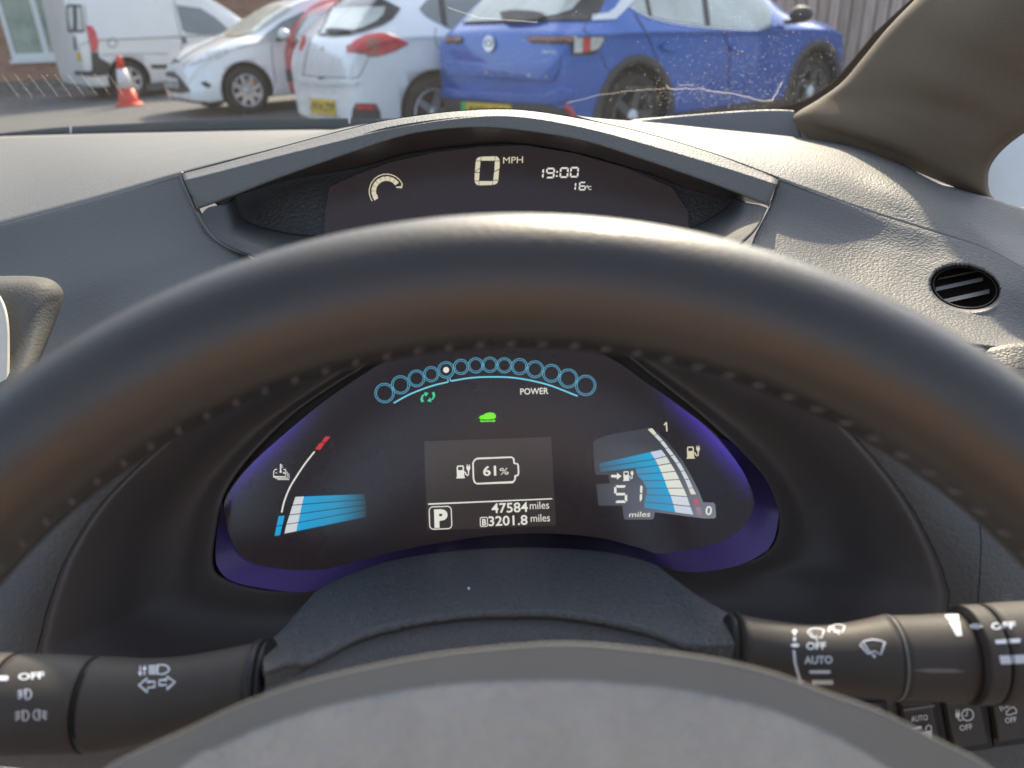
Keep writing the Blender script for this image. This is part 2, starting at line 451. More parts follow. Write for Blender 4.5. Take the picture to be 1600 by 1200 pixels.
# timber fence running behind the parked cars
FD = Vector((-.6, .8, 0)); FN = Vector((-.8, -.6, 0))
FA = Vector((7.2, 8.0, 0))
fen = thing('timber_fence', FA, 'tall weathered vertical board fence behind the parked cars', 'fence', rz=atan2(FD.y, FD.x), local=True)
def wood(name, c, moss):
    M = mat(name, c, .85, mottle=(1, .1)); t = M.node_tree; b = t.nodes['Principled BSDF']; tc = [n for n in t.nodes if n.type == 'TEX_COORD'][0]
    mp = nn(t, 'ShaderNodeMapping'); mp.inputs['Scale'].default_value = (22, 22, 1.2)
    n = nn(t, 'ShaderNodeTexNoise'); n.inputs['Scale'].default_value = 1.6; n.inputs['Detail'].default_value = 6
    oi = nn(t, 'ShaderNodeObjectInfo'); va = nn(t, 'ShaderNodeVectorMath'); va.operation = 'SCALE'; va.inputs[0].default_value = (31, 17, 9)
    vb_ = nn(t, 'ShaderNodeVectorMath'); vb_.operation = 'ADD'
    t.links.new(oi.outputs['Random'], va.inputs['Scale']); t.links.new(tc.outputs['Object'], mp.inputs[0]); t.links.new(mp.outputs[0], vb_.inputs[0]); t.links.new(va.outputs[0], vb_.inputs[1])
    t.links.new(vb_.outputs[0], n.inputs['Vector'])
    cr = nn(t, 'ShaderNodeValToRGB'); cr.color_ramp.elements[0].position = .3; cr.color_ramp.elements[1].position = .72
    cr.color_ramp.elements[0].color = (c[0] * .62, c[1] * .62, c[2] * .6, 1); cr.color_ramp.elements[1].color = (c[0] * 1.25, c[1] * 1.25, c[2] * 1.25, 1)
    hs = nn(t, 'ShaderNodeHueSaturation'); mr = nn(t, 'ShaderNodeMapRange'); mr.inputs['To Min'].default_value = .8; mr.inputs['To Max'].default_value = 1.2
    t.links.new(oi.outputs['Random'], mr.inputs['Value']); t.links.new(mr.outputs[0], hs.inputs['Value'])
    t.links.new(n.outputs['Fac'], cr.inputs[0]); t.links.new(cr.outputs[0], hs.inputs['Color']); t.links.new(hs.outputs[0], b.inputs['Base Color'])
    return M
M_WOOD = wood('weathered_board', (.47, .37, .325), 0)
M_WOODD = mat('board_gap_moss', (.085, .075, .035), .95, mottle=(5, .5))
bd = bpy.data.meshes.new('board'); v, f = box_vf(0, -.012, .06, .148, .012, 2.35); bd.from_pydata(v, [], f); bd.materials.append(M_WOOD)
for i in range(230):
    o = bpy.data.objects.new('board', bd); COL.objects.link(o); o.parent = fen
    o.location = (i * .172, random.uniform(-.006, .006), random.uniform(-.02, .02)); o.rotation_euler = (0, random.uniform(-.004, .004), random.uniform(-.03, .03))
box('backing_board', (-.2, -.045, .05), (40, -.02, 2.3), M_WOODD, fen)
pd_ = bpy.data.meshes.new('post'); v, f = box_vf(-.05, -.16, 0, .05, -.05, 2.4); pd_.from_pydata(v, [], f); pd_.materials.append(M_WOOD)
for i in range(17):
    o = bpy.data.objects.new('post', pd_); COL.objects.link(o); o.parent = fen; o.location = (i * 2.4, 0, 0)

# =================================================================== VEHICLES
M_TYRE = mat('tyre', (.022, .022, .022), .8, mottle=(20, .2))
M_ARCH = mat('wheel_arch', (.012, .012, .012), .9, mottle=(20, .2))
M_CLAD = mat('black_cladding', (.05, .05, .052), .6, mottle=(8, .1))
M_ALLOY = mat('alloy', (.55, .56, .58), .3, metal=.6, mottle=(8, .06))
M_ALLOYD = mat('dark_alloy', (.12, .13, .14), .35, metal=.5, mottle=(8, .06))
M_GLASS = mat('car_glass', (.10, .12, .115), .05, ior=2.1, mottle=(3, .25), spec=.6)
M_GLASSP = mat('pale_car_glass', (.52, .55, .49), .06, ior=1.9, mottle=(1.6, .30))  # bright sky reflection painted into the pale base colour
M_GLASSD = mat('tinted_glass_edge', (.035, .037, .036), .12, mottle=(5, .15))
M_SEAMD = mat('panel_gap', (.02, .02, .025), .8, mottle=(10, .1))
M_WHITE = mat('white_car_paint', (.83, .85, .87), .28, coat=.8, mottle=(2, .03))
M_WHITE2 = mat('white_van_paint', (.80, .80, .78), .33, coat=.6, mottle=(1.3, .05))
M_BLUE = mat('blue_car_paint', (.012, .12, .50), .28, coat=1.0, metal=.2, mottle=(2, .06))
M_REDP = mat('red_car_paint', (.50, .02, .03), .3, coat=.8, mottle=(2, .06))
M_LRED = mat('red_lens', (.62, .03, .035), .15, coat=.8, mottle=(14, .3))
M_LCLR = mat('clear_lens', (.60, .60, .58), .12, coat=.8, mottle=(20, .35))
M_LSMK = mat('smoked_lens', (.36, .13, .09), .2, coat=.6, mottle=(16, .4))
M_YPL = mat('yellow_plate', (.78, .52, .03), .45, mottle=(10, .1))
M_WPL = mat('white_plate', (.62, .63, .62), .45, mottle=(10, .1))
M_PLTX = mat('plate_ink', (.03, .03, .03), .6, mottle=(10, .1))
M_GRNP = mat('green_plate_flash', (.05, .55, .15), .5, mottle=(10, .1))
M_CHROME = mat('chrome', (.7, .7, .7), .2, metal=.9, mottle=(20, .1))
M_ORNG = mat('orange_caliper', (.75, .22, .03), .5, mottle=(30, .2))

def ring_of(st):
    x, zs, zb, zt, ws, wb, wt = st
    wm = max(ws, wb) + .012
    h = [(0, zs), (ws * .6, zs), (ws * .93, zs + .005), (ws, zs + .06), (wm, zs + (zb - zs) * .5), (wb + .004, zb - .06), (wb, zb), ((wb * .55 + wt * .45), zb + (zt - zb) * .45), (wt + .015, zt - (zt - zb) * .13 - .01), (wt * .93, zt - .012), (wt * .5, zt), (0, zt + .006)]
    return h
def car_body(spec, root, paint):
    sts = [Vector((s[0],) + (0, 0)) for s in spec['st']]
    rings = [ring_of(s) for s in spec['st']]; nk = len(rings[0])
    xs_ = [s[0] for s in spec['st']]
    n_l = 72; L = []
    for i in range(n_l):
        u = i / (n_l - 1) * (len(rings) - 1); L.append(u)
    def interp(u, k):
        i = min(int(u), len(rings) - 2); t = u - i
        g = lambda j: Vector((xs_[max(0, min(len(rings) - 1, j))], rings[max(0, min(len(rings) - 1, j))][k][0], rings[max(0, min(len(rings) - 1, j))][k][1]))
        return cat_mull(g(i - 1), g(i), g(i + 1), g(i + 2), t)
    V = []; prof_n = None
    for u in L:
        pts = [interp(u, k) for k in range(nk)]
        r_ = resample(pts, 34)
        full = [Vector((p.x, -p.y, p.z)) for p in r_] + [Vector((p.x, p.y, p.z)) for p in reversed(r_[1:-1])]
        prof_n = len(full); V += full
    Fc = grid_faces(n_l, prof_n, True) + [tuple(range(prof_n)), tuple(range((n_l - 1) * prof_n, n_l * prof_n))]
    o = mk('body', V, Fc, [paint, M_ARCH], root)
    bm = bmesh.new(); bm.from_mesh(o.data); bmesh.ops.recalc_face_normals(bm, faces=bm.faces[:])
    bv_ = BVHTree.FromBMesh(bm); bm.to_mesh(o.data); bm.free()
    # wheel arches cut out of the closed body
    cutters = []
    for ax in spec['axles']:
        for s in (-1, 1):
            vv = []; n = 32; r_ = spec['r'] + .055
            for yy in (s * (spec['hw'] + .2), s * (spec['hw'] - .27)):
                for k in range(n): vv.append((ax + r_ * cos(2 * pi * k / n), yy, spec['r'] + .01 + r_ * sin(2 * pi * k / n)))
            fc = grid_faces(2, n, True) + [tuple(range(n)), tuple(range(n, 2 * n))]
            me = bpy.data.meshes.new('cut'); me.from_pydata(vv, [], fc)
            me.materials.append(paint); me.materials.append(M_ARCH)
            me.polygons.foreach_set('material_index', [1] * len(me.polygons))
            b2 = bmesh.new(); b2.from_mesh(me); bmesh.ops.recalc_face_normals(b2, faces=b2.faces[:]); b2.to_mesh(me); b2.free()
            c = bpy.data.objects.new('cut', me); COL.objects.link(c); cutters.append(c)
            md = o.modifiers.new('arch', 'BOOLEAN'); md.operation = 'DIFFERENCE'; md.object = c; md.solver = 'EXACT'
    # evaluate away from the parent, in local coordinates
    par = o.parent; o.parent = None
    dg = bpy.context.evaluated_depsgraph_get(); me2 = bpy.data.meshes.new_from_object(o.evaluated_get(dg))
    o.modifiers.clear(); old = o.data; o.data = me2; o.parent = par
    if len(me2.materials) < 2:
        me2.materials.clear(); me2.materials.append(paint); me2.materials.append(M_ARCH)
    for c in cutters: bpy.data.objects.remove(c)
    me2.name = 'body'
    return o, bv_
def wheel(root, x, y, r, side, alloy, spokes=5, wdt=.2, cap=None, caliper=False):
    """side=-1: outer face towards -y"""
    o_ = Vector((x, y, r)); ax = Vector((0, side, 0)); up = Vector((0, 0, 1))
    prof = [(-wdt, r * .55), (-wdt, r * .93), (-wdt + .02, r), (-.03, r), (-.006, r * .95), (.0, r * .80), (-.012, r * .70), (-.03, r * .67)]
    wt_ = lathe('wheel', [(a, b, b) for a, b in prof], M_TYRE, root, o_, ax, up, n=40, cap=False)
    rim_ = lathe('rim', [(-.10, r * .05, r * .05), (-.10, r * .64, r * .64), (-.02, r * .665, r * .665), (-.004, r * .69, r * .69), (-.004, r * .63, r * .63), (-.03, r * .60, r * .60)], alloy, wt_, o_, ax, up, n=40, cap=False)
    lathe('brake_disc', [(-.098, .01, .01), (-.085, r * .58, r * .58), (-.08, .01, .01)], M_ARCH, wt_, o_, ax, up, n=24, cap=False)
    for k in range(spokes):
        a = 2 * pi * k / spokes + .3
        dv_ = up * cos(a) + Vector((1, 0, 0)) * sin(a); tv = up * -sin(a) + Vector((1, 0, 0)) * cos(a)
        q = []
        for rr_, ww_, zz in ((.0, r * .13, -.018), (r * .64, r * .085, -.008)):
            for s, dz in ((-1, 0), (1, 0), (1, -.03), (-1, -.03)): q.append(o_ + dv_ * rr_ + tv * (s * ww_) + ax * (zz + dz))
        mk('spoke', q, [(0, 1, 5, 4), (1, 2, 6, 5), (2, 3, 7, 6), (3, 0, 4, 7), (4, 5, 6, 7)], alloy, wt_, smooth=False)
    lathe('hub_cap', [(-.03, r * .16, r * .16), (-.005, r * .16, r * .16), (.004, r * .10, r * .10)], cap or alloy, wt_, o_, ax, up, n=20)
    if caliper:
        q = []
        for a in (.45, .95):
            for rr_ in (r * .34, r * .56): q.append(o_ + (up * cos(a) + Vector((1, 0, 0)) * sin(a) * -1) * rr_ + ax * -.02)
        mk('brake_caliper', q, [(0, 1, 3, 2)], M_ORNG, wt_, smooth=False)  # flat orange patch set among the front wheel spokes
    return wt_
class Car:
    def __init__(s, name, label, cat, spec, paint, heading, anchor, anchor_local, group=None):
        s.h = heading; rz = Matrix.Rotation(heading, 4, 'Z')
        al = rz @ Vector((anchor_local[0], anchor_local[1], 0)); loc = Vector((anchor[0] - al.x, anchor[1] - al.y, 0))
        s.root = thing(name, loc, label, cat, rz=heading, group=group, local=True)
        s.mw = Matrix.Translation(loc) @ rz; s.inv = s.mw.inverted()
        s.spec = spec
        s.body, s.bv = car_body(spec, s.root, paint)
        cl = s.inv @ CAM; s.cl = cl
    def hit(s, px, py):
        d = (s.inv.to_3x3() @ ray(px, py)).normalized()
        h, n, _, _ = s.bv.ray_cast(s.cl, d)
        if h is None:
            dist = (s.mw.translation - CAM).length
            q = s.cl + d * dist; h, n, _, _ = s.bv.find_nearest(q)
        if n.dot(d) > 0: n = -n
        return h, n
    def px(s, g, name, m_, off=.006, th=.004, parent=None, mirror=False, sub=3):
        """lay pixel-traced artwork onto the body (both flanks when mirrored)"""
        if sub: g.refine(4.0)
        V = []
        for x, y in g.v:
            h, n = s.hit(x, y); V.append(h + n * off)
        Fc = g.f
        tot = 0.0
        for f in Fc[:400]:
            a, b, c = V[f[0]], V[f[1]], V[f[2]]; tot += (b - a).cross(c - a).dot(s.cl - a)
        if tot < 0: Fc = [tuple(reversed(f)) for f in Fc]
        o = mk(name, V, Fc, m_, parent or s.root)
        if mirror:
            o2 = mk(name, [Vector((v.x, -v.y, v.z)) for v in V], [tuple(reversed(f)) for f in Fc], m_, parent or s.root)
        return o
    def front(s, poly, name, m_, xdir, off=.006, parent=None, n=14):
        """poly in (y,z), projected along x onto the nose (xdir=-1) or tail (xdir=1)"""
        bm = bmesh.new(); g = G2().poly(poly); vs_ = [bm.verts.new((a, b, 0)) for a, b in g.v]
        for f in g.f: bm.faces.new([vs_[i] for i in f])
        bmesh.ops.triangulate(bm, faces=bm.faces[:]); bmesh.ops.subdivide_edges(bm, edges=bm.edges[:], cuts=3, use_grid_fill=True)
        V = []
        for v in bm.verts:
            o_ = Vector((-6 * xdir, v.co.x, v.co.y)); h, nn_, _, _ = s.bv.ray_cast(o_, Vector((xdir, 0, 0)))
            if h is None: h, nn_, _, _ = s.bv.find_nearest(Vector((-2 * xdir, v.co.x, v.co.y)))
            if nn_.x * xdir > 0: nn_ = -nn_
            V.append(h + nn_ * off)
        bm.verts.index_update(); Fc = [tuple(v.index for v in f.verts) for f in bm.faces]; bm.free()
        return mk(name, V, Fc, m_, parent or s.root)
    def side(s, poly, name, m_, off=.006, both=True, parent=None):
        for sg in ((-1, 1) if both else (both,)):
            bm = bmesh.new(); g = G2().poly(poly); vs_ = [bm.verts.new((a, b, 0)) for a, b in g.v]
            for f in g.f: bm.faces.new([vs_[i] for i in f])
            bmesh.ops.triangulate(bm, faces=bm.faces[:]); bmesh.ops.subdivide_edges(bm, edges=bm.edges[:], cuts=3, use_grid_fill=True)
            V = []
            for v in bm.verts:
                o_ = Vector((v.co.x, 4 * sg, v.co.y)); h, nn_, _, _ = s.bv.ray_cast(o_, Vector((0, -sg, 0)))
                if h is None: h, nn_, _, _ = s.bv.find_nearest(Vector((v.co.x, .9 * sg, v.co.y)))
                if nn_.y * sg < 0: nn_ = -nn_
                V.append(h + nn_ * off)
            bm.verts.index_update(); Fc = [tuple(v.index for v in f.verts) for f in bm.faces]; bm.free()
            mk(name, V, Fc, m_, parent or s.root)
    def wheels(s, alloy, spokes=5, cap=None, caliper=False):
        r_ = s.spec['r']; hw = s.spec['hw']
        for a in s.spec['axles']:
            for sg in (-1, 1): wheel(s.root, a, sg * (hw - .015), r_, sg, alloy, spokes, cap=cap, caliper=caliper and sg == 1 and a > 0)
def mirror(c, x, y, z, m_, m2=None):
    for sg in (-1, 1):
        vv = []
        for i in range(9):
            for j in range(14):
                a = pi * i / 8; b = 2 * pi * j / 14
                vv.append((x + .075 * cos(a) , sg * (y + .11 + .12 * sin(a) * cos(b)), z + .075 * sin(a) * sin(b)))
        mk('door_mirror', vv, grid_faces(9, 14, True), m_, c.root)
        v, f = box_vf(x - .02, min(sg * (y - .05), sg * (y + .05)), z - .08, x + .05, max(sg * (y - .05), sg * (y + .05)), z - .04)
        mk('mirror_arm', v, f, m2 or m_, c.root, smooth=False)

# ---- blue crossover, nearest
hW = G(990, 182, .345); fWh = G(1264, 143, .345)
hdg = atan2(fWh.y - hW.y, fWh.x - hW.x)
print('blue heading', math.degrees(hdg), (fWh - hW).length, hW, fWh)
WB = 2.56
sp_blue = dict(r=.345, hw=.895, axles=(-1.24, 1.32), st=[
    (-2.06, .42, .66, .72, .62, .66, .50), (-2.04, .30, .80, .86, .76, .80, .66), (-2.00, .24, .92, 1.00, .82, .86, .74), (-1.92, .20, .98, 1.08, .85, .88, .72),
    (-1.72, .20, 1.00, 1.26, .87, .89, .64), (-1.50, .20, 1.00, 1.44, .88, .89, .60), (-1.25, .20, 1.00, 1.51, .88, .895, .60), (-.5, .20, .98, 1.54, .88, .895, .61), (.1, .20, .96, 1.53, .88, .895, .61),
    (.50, .20, .95, 1.44, .88, .89, .62), (.88, .20, .94, 1.20, .88, .885, .64), (1.12, .20, .93, 1.04, .88, .88, .74), (1.55, .22, .90, 1.00, .875, .87, .72), (1.85, .24, .84, .93, .84, .83, .68), (2.02, .30, .74, .84, .74, .74, .58), (2.09, .42, .62, .70, .60, .60, .45)])
blue = Car('parked_car', 'blue crossover seen from behind at right, nearest of the parked cars, with black wheel arches', 'car', sp_blue, M_BLUE, hdg, hW, (-1.24, -.88), 'cars parked nose to the fence')
# ---- white hatchback beside it
kW = G(681, 176, .32)
sp_kia = dict(r=.32, hw=.885, axles=(-1.30, 1.35), st=[
    (-2.14, .36, .56, .62, .62, .62, .48), (-2.12, .26, .70, .78, .78, .78, .64), (-2.06, .22, .84, .92, .84, .85, .72), (-1.98, .20, .93, 1.02, .87, .87, .72),
    (-1.80, .20, .98, 1.18, .88, .88, .62), (-1.58, .20, 1.00, 1.36, .88, .88, .56), (-1.3, .20, 1.00, 1.43, .88, .88, .54), (-.6, .20, .97, 1.46, .88, .88, .56), (.1, .20, .94, 1.44, .88, .88, .56),
    (.50, .20, .92, 1.33, .88, .88, .57), (.95, .20, .91, 1.10, .88, .87, .62), (1.2, .20, .88, .98, .88, .86, .70), (1.65, .22, .82, .90, .86, .84, .66), (1.95, .26, .72, .80, .80, .78, .60), (2.12, .36, .58, .66, .62, .62, .46)])
kia = Car('parked_car', 'white hatchback seen from behind with yellow plate, left of the blue crossover', 'car', sp_kia, M_WHITE, hdg - radians(5), kW, (-1.30, -.87), 'cars parked nose to the fence')
# ---- white hatchback facing left
fW = G(388, 143, .30)
sp_ford = dict(r=.31, hw=.86, axles=(-1.22, 1.27), st=[
    (-1.98, .40, .60, .66, .58, .60, .46), (-1.94, .28, .80, .90, .76, .78, .64), (-1.82, .2, .95, 1.12, .83, .84, .58), (-1.5, .2, .98, 1.38, .85, .85, .52), (-1.0, .2, .97, 1.46, .85, .85, .54),
    (-.3, .2, .94, 1.48, .85, .85, .55), (.15, .2, .91, 1.43, .85, .85, .55), (.6, .2, .90, 1.24, .85, .85, .56), (1.0, .2, .90, 1.03, .85, .84, .62), (1.25, .2, .86, .97, .85, .82, .66), (1.55, .2, .78, .87, .83, .77, .60), (1.80, .18, .66, .74, .76, .68, .50), (1.92, .18, .52, .62, .66, .56, .38), (1.97, .24, .42, .50, .5, .44, .30)])
ford = Car('parked_car', 'white hatchback facing left with silver alloy wheels and an orange brake caliper', 'car', sp_ford, M_WHITE, radians(218), fW, (1.27, .845), 'cars parked by the fence facing out')
# ---- white van
vW = G(203, 125, .31)
sp_van = dict(r=.31, hw=.86, axles=(-1.10, 1.42), st=[
    (-1.80, .40, .80, 1.60, .72, .74, .58), (-1.79, .34, .90, 1.68, .80, .82, .64), (-1.74, .24, .95, 1.71, .84, .85, .68), (-1.5, .22, 1.0, 1.73, .85, .86, .70), (-.8, .22, 1.0, 1.74, .85, .86, .70), (0, .22, 1.0, 1.74, .85, .86, .69),
    (.5, .22, 1.0, 1.70, .85, .86, .66), (.9, .22, .99, 1.52, .85, .86, .62), (1.3, .22, .98, 1.24, .85, .85, .64), (1.55, .22, .94, 1.05, .84, .83, .66), (1.85, .24, .82, .92, .80, .77, .58), (2.03, .30, .64, .72, .66, .64, .46), (2.08, .38, .54, .6, .5, .5, .36)])
van = Car('parked_van', 'small white panel van with black bumper parked beside the brick house', 'van', sp_van, M_WHITE2, radians(42), vW, (-1.10, -.85))
# ---- red car, mostly hidden
rA = G(470, 172, .0)
sp_red = dict(sp_kia); 
red = Car('parked_car', 'red car of which only a slice shows between the two white hatchbacks', 'car', sp_red, M_REDP, hdg + radians(1), (rA.x, rA.y), (-2.05, .35), 'cars parked nose to the fence')
# ---- white car behind the van
wA = G(104, 125, 0)
fr2 = Car('parked_car', 'white car of which only the nose shows behind the rear of the van', 'car', sp_ford, M_WHITE, radians(222), (wA.x, wA.y), (1.80, .5), None)
def sold(o, th):
    if th:
        md = o.modifiers.new('solid', 'SOLIDIFY'); md.thickness = th; md.offset = -1
    return o
def arch_trim(c, w0, m_, zmin=.24):
    r_ = c.spec['r']
    for ax_ in c.spec['axles']:
        for sg in (-1, 1):
            V = []; n = 30
            for k in range(n + 1):
                a = radians(-18 + 216 * k / n)
                for rr_, y_ in ((r_ + .052, c.spec['hw'] + .008), (r_ + .06, c.spec['hw'] + .022), (r_ + w0 - .015, c.spec['hw'] + .018), (r_ + w0, c.spec['hw'] - .03)):
                    x, z = ax_ + rr_ * cos(a), max(zmin, r_ + .01 + rr_ * sin(a)); V.append((x, sg * y_, z))
            mk('arch_trim', V, grid_faces(n + 1, 4), m_, c.root)
def line(c, pts, name='panel_gap', w_=1.3, m_=None, mirror=False, off=.004):
    g = G2().ribbon(curve2(pts, max(6, len(pts) * 4)), w_); c.px(g, name, m_ or M_SEAMD, off=off, sub=0, mirror=mirror)
curve2 = lambda pts, n=24: [(p.x, p.y) for p in resample([Vector((x, y, 0)) for x, y in pts], n)]
cv = lambda s, ox, oy, L: [(ox + x / s, oy + y / s) for x, y in L]
g2 = lambda pts: G2().poly(pts)

# ---------------- blue crossover
b = blue
gl_ = b.px(g2([(721, 38), (742, 17), (760, -6), (772, -30), (940, -30), (945, 0), (935, 22), (920, 33), (860, 33), (800, 36)]), 'rear_window', M_GLASSD, off=.012, sub=9)
b.px(g2([(727, 36.5), (745, 18), (762, -4), (775, -28), (915, -28), (908, 0), (893, 18), (870, 26), (840, 30), (790, 34)]), 'pane', M_GLASSP, off=.02, parent=gl_, sub=9)
b.px(g2(curve2([(784, 24), (800, 21), (820, 21), (845, 24), (855, 30), (830, 37), (800, 39), (789, 36)], 24)), 'wiper_cover', M_CLAD, off=.035)
b.px(g2([(924, 33), (925, 24), (949, 21), (959, 14), (972, -4), (990, -14), (996, -6), (980, 12), (961, 31)]), 'white_pillar_strip', M_WHITE, off=.012)
sw = b.px(g2([(975, -4), (988, 12), (1012, 25), (1055, 35), (1103, 41), (1167, 45), (1201, 43), (1205, 22), (1190, -2), (1165, -30), (1000, -30)]), 'side_window', M_GLASSP, off=.006, mirror=True, sub=4)
b.px(g2([(1092, -28), (1101, -28), (1109, 41), (1101, 41)]), 'door_post', M_GLASSD, off=.010, mirror=True)
b.px(g2([(1001, -28), (1007, -28), (1018, 26), (1012, 25)]), 'door_post', M_GLASSD, off=.010, mirror=True)
line(b, [(982, 10), (1012, 27), (1055, 37.5), (1103, 43), (1167, 47), (1205, 44)], 'window_trim', 2.0, M_CHROME, True, .008)
line(b, [(991, 22), (1004, 42), (1015, 64), (1022, 82), (1028, 96)], w_=1.4, mirror=True)
line(b, [(1130, 46), (1137, 72), (1140, 110), (1137, 150)], w_=1.2, mirror=True)
line(b, [(917, 35), (912, 46), (925, 58)], w_=1.2); line(b, [(938, 84), (950, 110), (962, 120)], w_=1.0)
for x, y in ((1047, 74), (1154, 76)):
    h_ = b.px(g2(curve2([(x - 16, y - 3), (x - 4, y - 7), (x + 8, y - 6), (x + 17, y), (x + 10, y + 6), (x - 3, y + 6), (x - 13, y + 3)], 20)), 'door_handle', M_BLUE, off=.030, mirror=True)
lt = b.px(g2([(821, 57), (894, 57.5), (920, 56.5), (943, 56.5), (944, 62), (935, 80), (926, 86), (893, 87), (891.5, 70), (830, 67.5)]), 'tail_light', M_GLASSD, off=.010)
b.px(g2([(824, 59), (893, 59.5), (892.5, 65), (830, 64)]), 'lens', M_LSMK, off=.018, parent=lt)
b.px(g2([(895, 59), (909, 58.5), (908, 82), (895, 83)]), 'lens', M_LCLR, off=.018, parent=lt)
b.px(g2([(909, 58.5), (920, 58.5), (919, 80), (908, 82)]), 'lens', M_LRED, off=.019, parent=lt)
b.px(g2([(921, 58), (941, 58), (941, 63), (933, 76), (924, 79), (920, 79)]), 'lens', M_LCLR, off=.018, parent=lt)
lt = b.px(g2([(698, 57), (724, 58), (723, 68), (717, 69), (698, 68)]), 'tail_light', M_GLASSD, off=.010)
b.px(g2([(699, 58.5), (722, 59.5), (721, 65), (699, 64)]), 'lens', M_LSMK, off=.018, parent=lt)
b.px(G2().disc(766, 69, 8.5, 12.5), 'emblem', M_CHROME, off=.018); b.px(G2().ring(766, 68, 5, 1.4, 16), 'emblem_mark', M_CLAD, off=.024, sub=0)
b.px(G2().text('NTG', 850, 84, 5, 20, .01).rot(850, 84, 1), 'lettering', M_CHROME, off=.012, sub=0)
for ch, x, y in (('M', 761, 116), ('O', 781, 117), ('K', 801, 118), ('K', 828, 120), ('A', 854, 122)): b.px(G2().text(ch, x, y, 5, 5, .02), 'badge_letter', M_CHROME, off=.026, sub=0)
sold(b.px(g2([(697, 94), (712, 96), (768, 101), (840, 97), (876, 91), (874, 110), (866, 127), (780, 122), (700, 117)]), 'tailgate_panel', M_BLUE, off=.024, sub=4), .03)
sold(b.px(g2([(694, 137), (720, 141), (780, 146), (853, 149), (876, 136), (892, 140), (892, 152), (875, 159), (860, 160), (780, 157), (692, 150)]), 'bumper_shelf', M_BLUE, off=.035, sub=4), .05)
b.px(g2([(686, 152), (726, 156), (790, 161), (860, 164), (885, 172), (895, 200), (690, 195)]), 'bumper_lower', M_CLAD, off=.020)
sold(b.px(g2([(726, 158.5), (803, 163.5), (803, 184), (726, 178)]), 'number_plate', M_YPL, off=.034, sub=1), .01)
b.px(g2([(726, 158.5), (733, 159), (733, 178.5), (726, 178)]), 'plate_flash', M_GRNP, off=.037, sub=1)
b.px(G2().text('AX21 GVN', 736, 175, 11, 64, .02).rot(736, 175, 4), 'plate_lettering', M_PLTX, off=.037, sub=0)
sold(b.px(g2([(879, 163), (886, 163), (897, 180), (890, 182)]), 'reflector', M_LRED, off=.045, sub=1), .01)
b.side([(-.78, .20), (.86, .20), (.86, .33), (-.78, .33)], 'sill_trim', M_CLAD, off=.012)
arch_trim(b, .135, M_CLAD)
b.wheels(M_ALLOYD, 5, cap=M_WHITE); mirror(b, .74, .93, 1.06, M_CLAD)
b.side([(1.86, .74), (2.04, .70), (2.02, .78), (1.80, .83)], 'headlight', M_LCLR)
b.front([(-.5, .4), (.5, .4), (.55, .62), (-.55, .62)], 'grille', M_CLAD, -1)
b.front([(-.58, 1.02), (.58, 1.02), (.52, 1.40), (-.52, 1.40)], 'windscreen', M_GLASS, -1)

# ---------------- white hatchback (rear)
k = kia
gl_ = k.px(g2([(495, 55), (506, 38), (515, 14), (524, 0), (560, -10), (594, -3), (626, 14.5), (613, 31), (598, 40), (570, 50), (545, 55.5), (520, 57.5)]), 'rear_window', M_GLASSD, off=.012, sub=9)
k.px(g2([(503, 54), (512, 38), (522, 15), (560, 13.5), (603, 13), (599, 26), (588, 36), (567, 46), (540, 51.5), (520, 54)]), 'pane', M_GLASSP, off=.02, parent=gl_, sub=9)
k.px(g2([(510, 50), (520, 47.5), (534, 48), (558, 51), (534, 53.5), (514, 54)]), 'wiper', M_CLAD, off=.03)
lt = k.px(g2([(543, 82), (543, 73), (552, 65), (569, 56), (589, 52), (606, 53), (624, 60), (638.5, 68), (618, 79), (597, 86), (578, 88.5), (570, 84), (554, 82.5)]), 'tail_light', M_LRED, off=.012, sub=7); sold(lt, .012)
k.px(g2(curve2([(552, 77), (562, 79), (580, 80), (596, 81), (588, 85), (577, 87), (570, 82), (556, 81)], 18)), 'lens', M_LSMK, off=.016, parent=lt)
k.px(g2(curve2([(571, 66), (586, 62), (594, 70), (585, 77), (573, 74)], 16)), 'lens', M_LSMK, off=.016, parent=lt)
k.px(g2([(473, 58), (480, 57), (477, 70), (472, 80), (469, 78)]), 'tail_light', M_LRED, off=.016)
k.px(G2().disc(502, 75, 3.6, 4), 'emblem', M_CHROME, off=.014)
line(k, [(575, 89), (572, 98), (567, 108), (561, 119), (550, 121.5), (500, 120), (472, 117)], w_=1.2)
line(k, [(486, 60), (478, 90), (474, 117)], w_=1.0)
line(k, [(681, 44), (680, 62), (686, 76), (694, 84)], w_=1.2, mirror=True)
sold(k.px(g2([(466, 121), (500, 124.5), (557, 125), (561, 129), (556, 133), (500, 133), (467, 129)]), 'bumper_ledge', M_WHITE, off=.022), .03)
k.px(g2([(500, 120), (509, 120), (507, 123.5), (502, 123.5)]), 'release_button', M_CLAD, off=.026)
sold(k.px(g2([(483, 150), (528, 153), (531, 184), (485, 180)]), 'plate_recess', M_WHITE, off=.008, sub=1), .01)
sold(k.px(g2([(488, 153), (526, 156), (527.5, 180.5), (489, 176)]), 'number_plate', M_YPL, off=.020, sub=1), .008)
k.px(G2().text('FV14 ZYP', 490, 171, 13, 35, .02).rot(490, 171, 5), 'plate_lettering', M_PLTX, off=.023, sub=0)
k.px(g2([(550, 185), (552, 170), (556, 161), (587, 162), (594, 175), (595, 190), (552, 190)]), 'fog_light_surround', M_CLAD, off=.010)
k.px(g2([(557, 163.5), (585, 163.5), (588, 171.5), (558, 170.5)]), 'reflector', M_LRED, off=.018)
k.px(g2([(655, 14), (666, 1), (690, -12), (760, -24), (850, -24), (850, 58), (760, 55), (702, 45), (680, 34), (666, 26)]), 'side_window', M_GLASS, off=.006, mirror=True, sub=4)
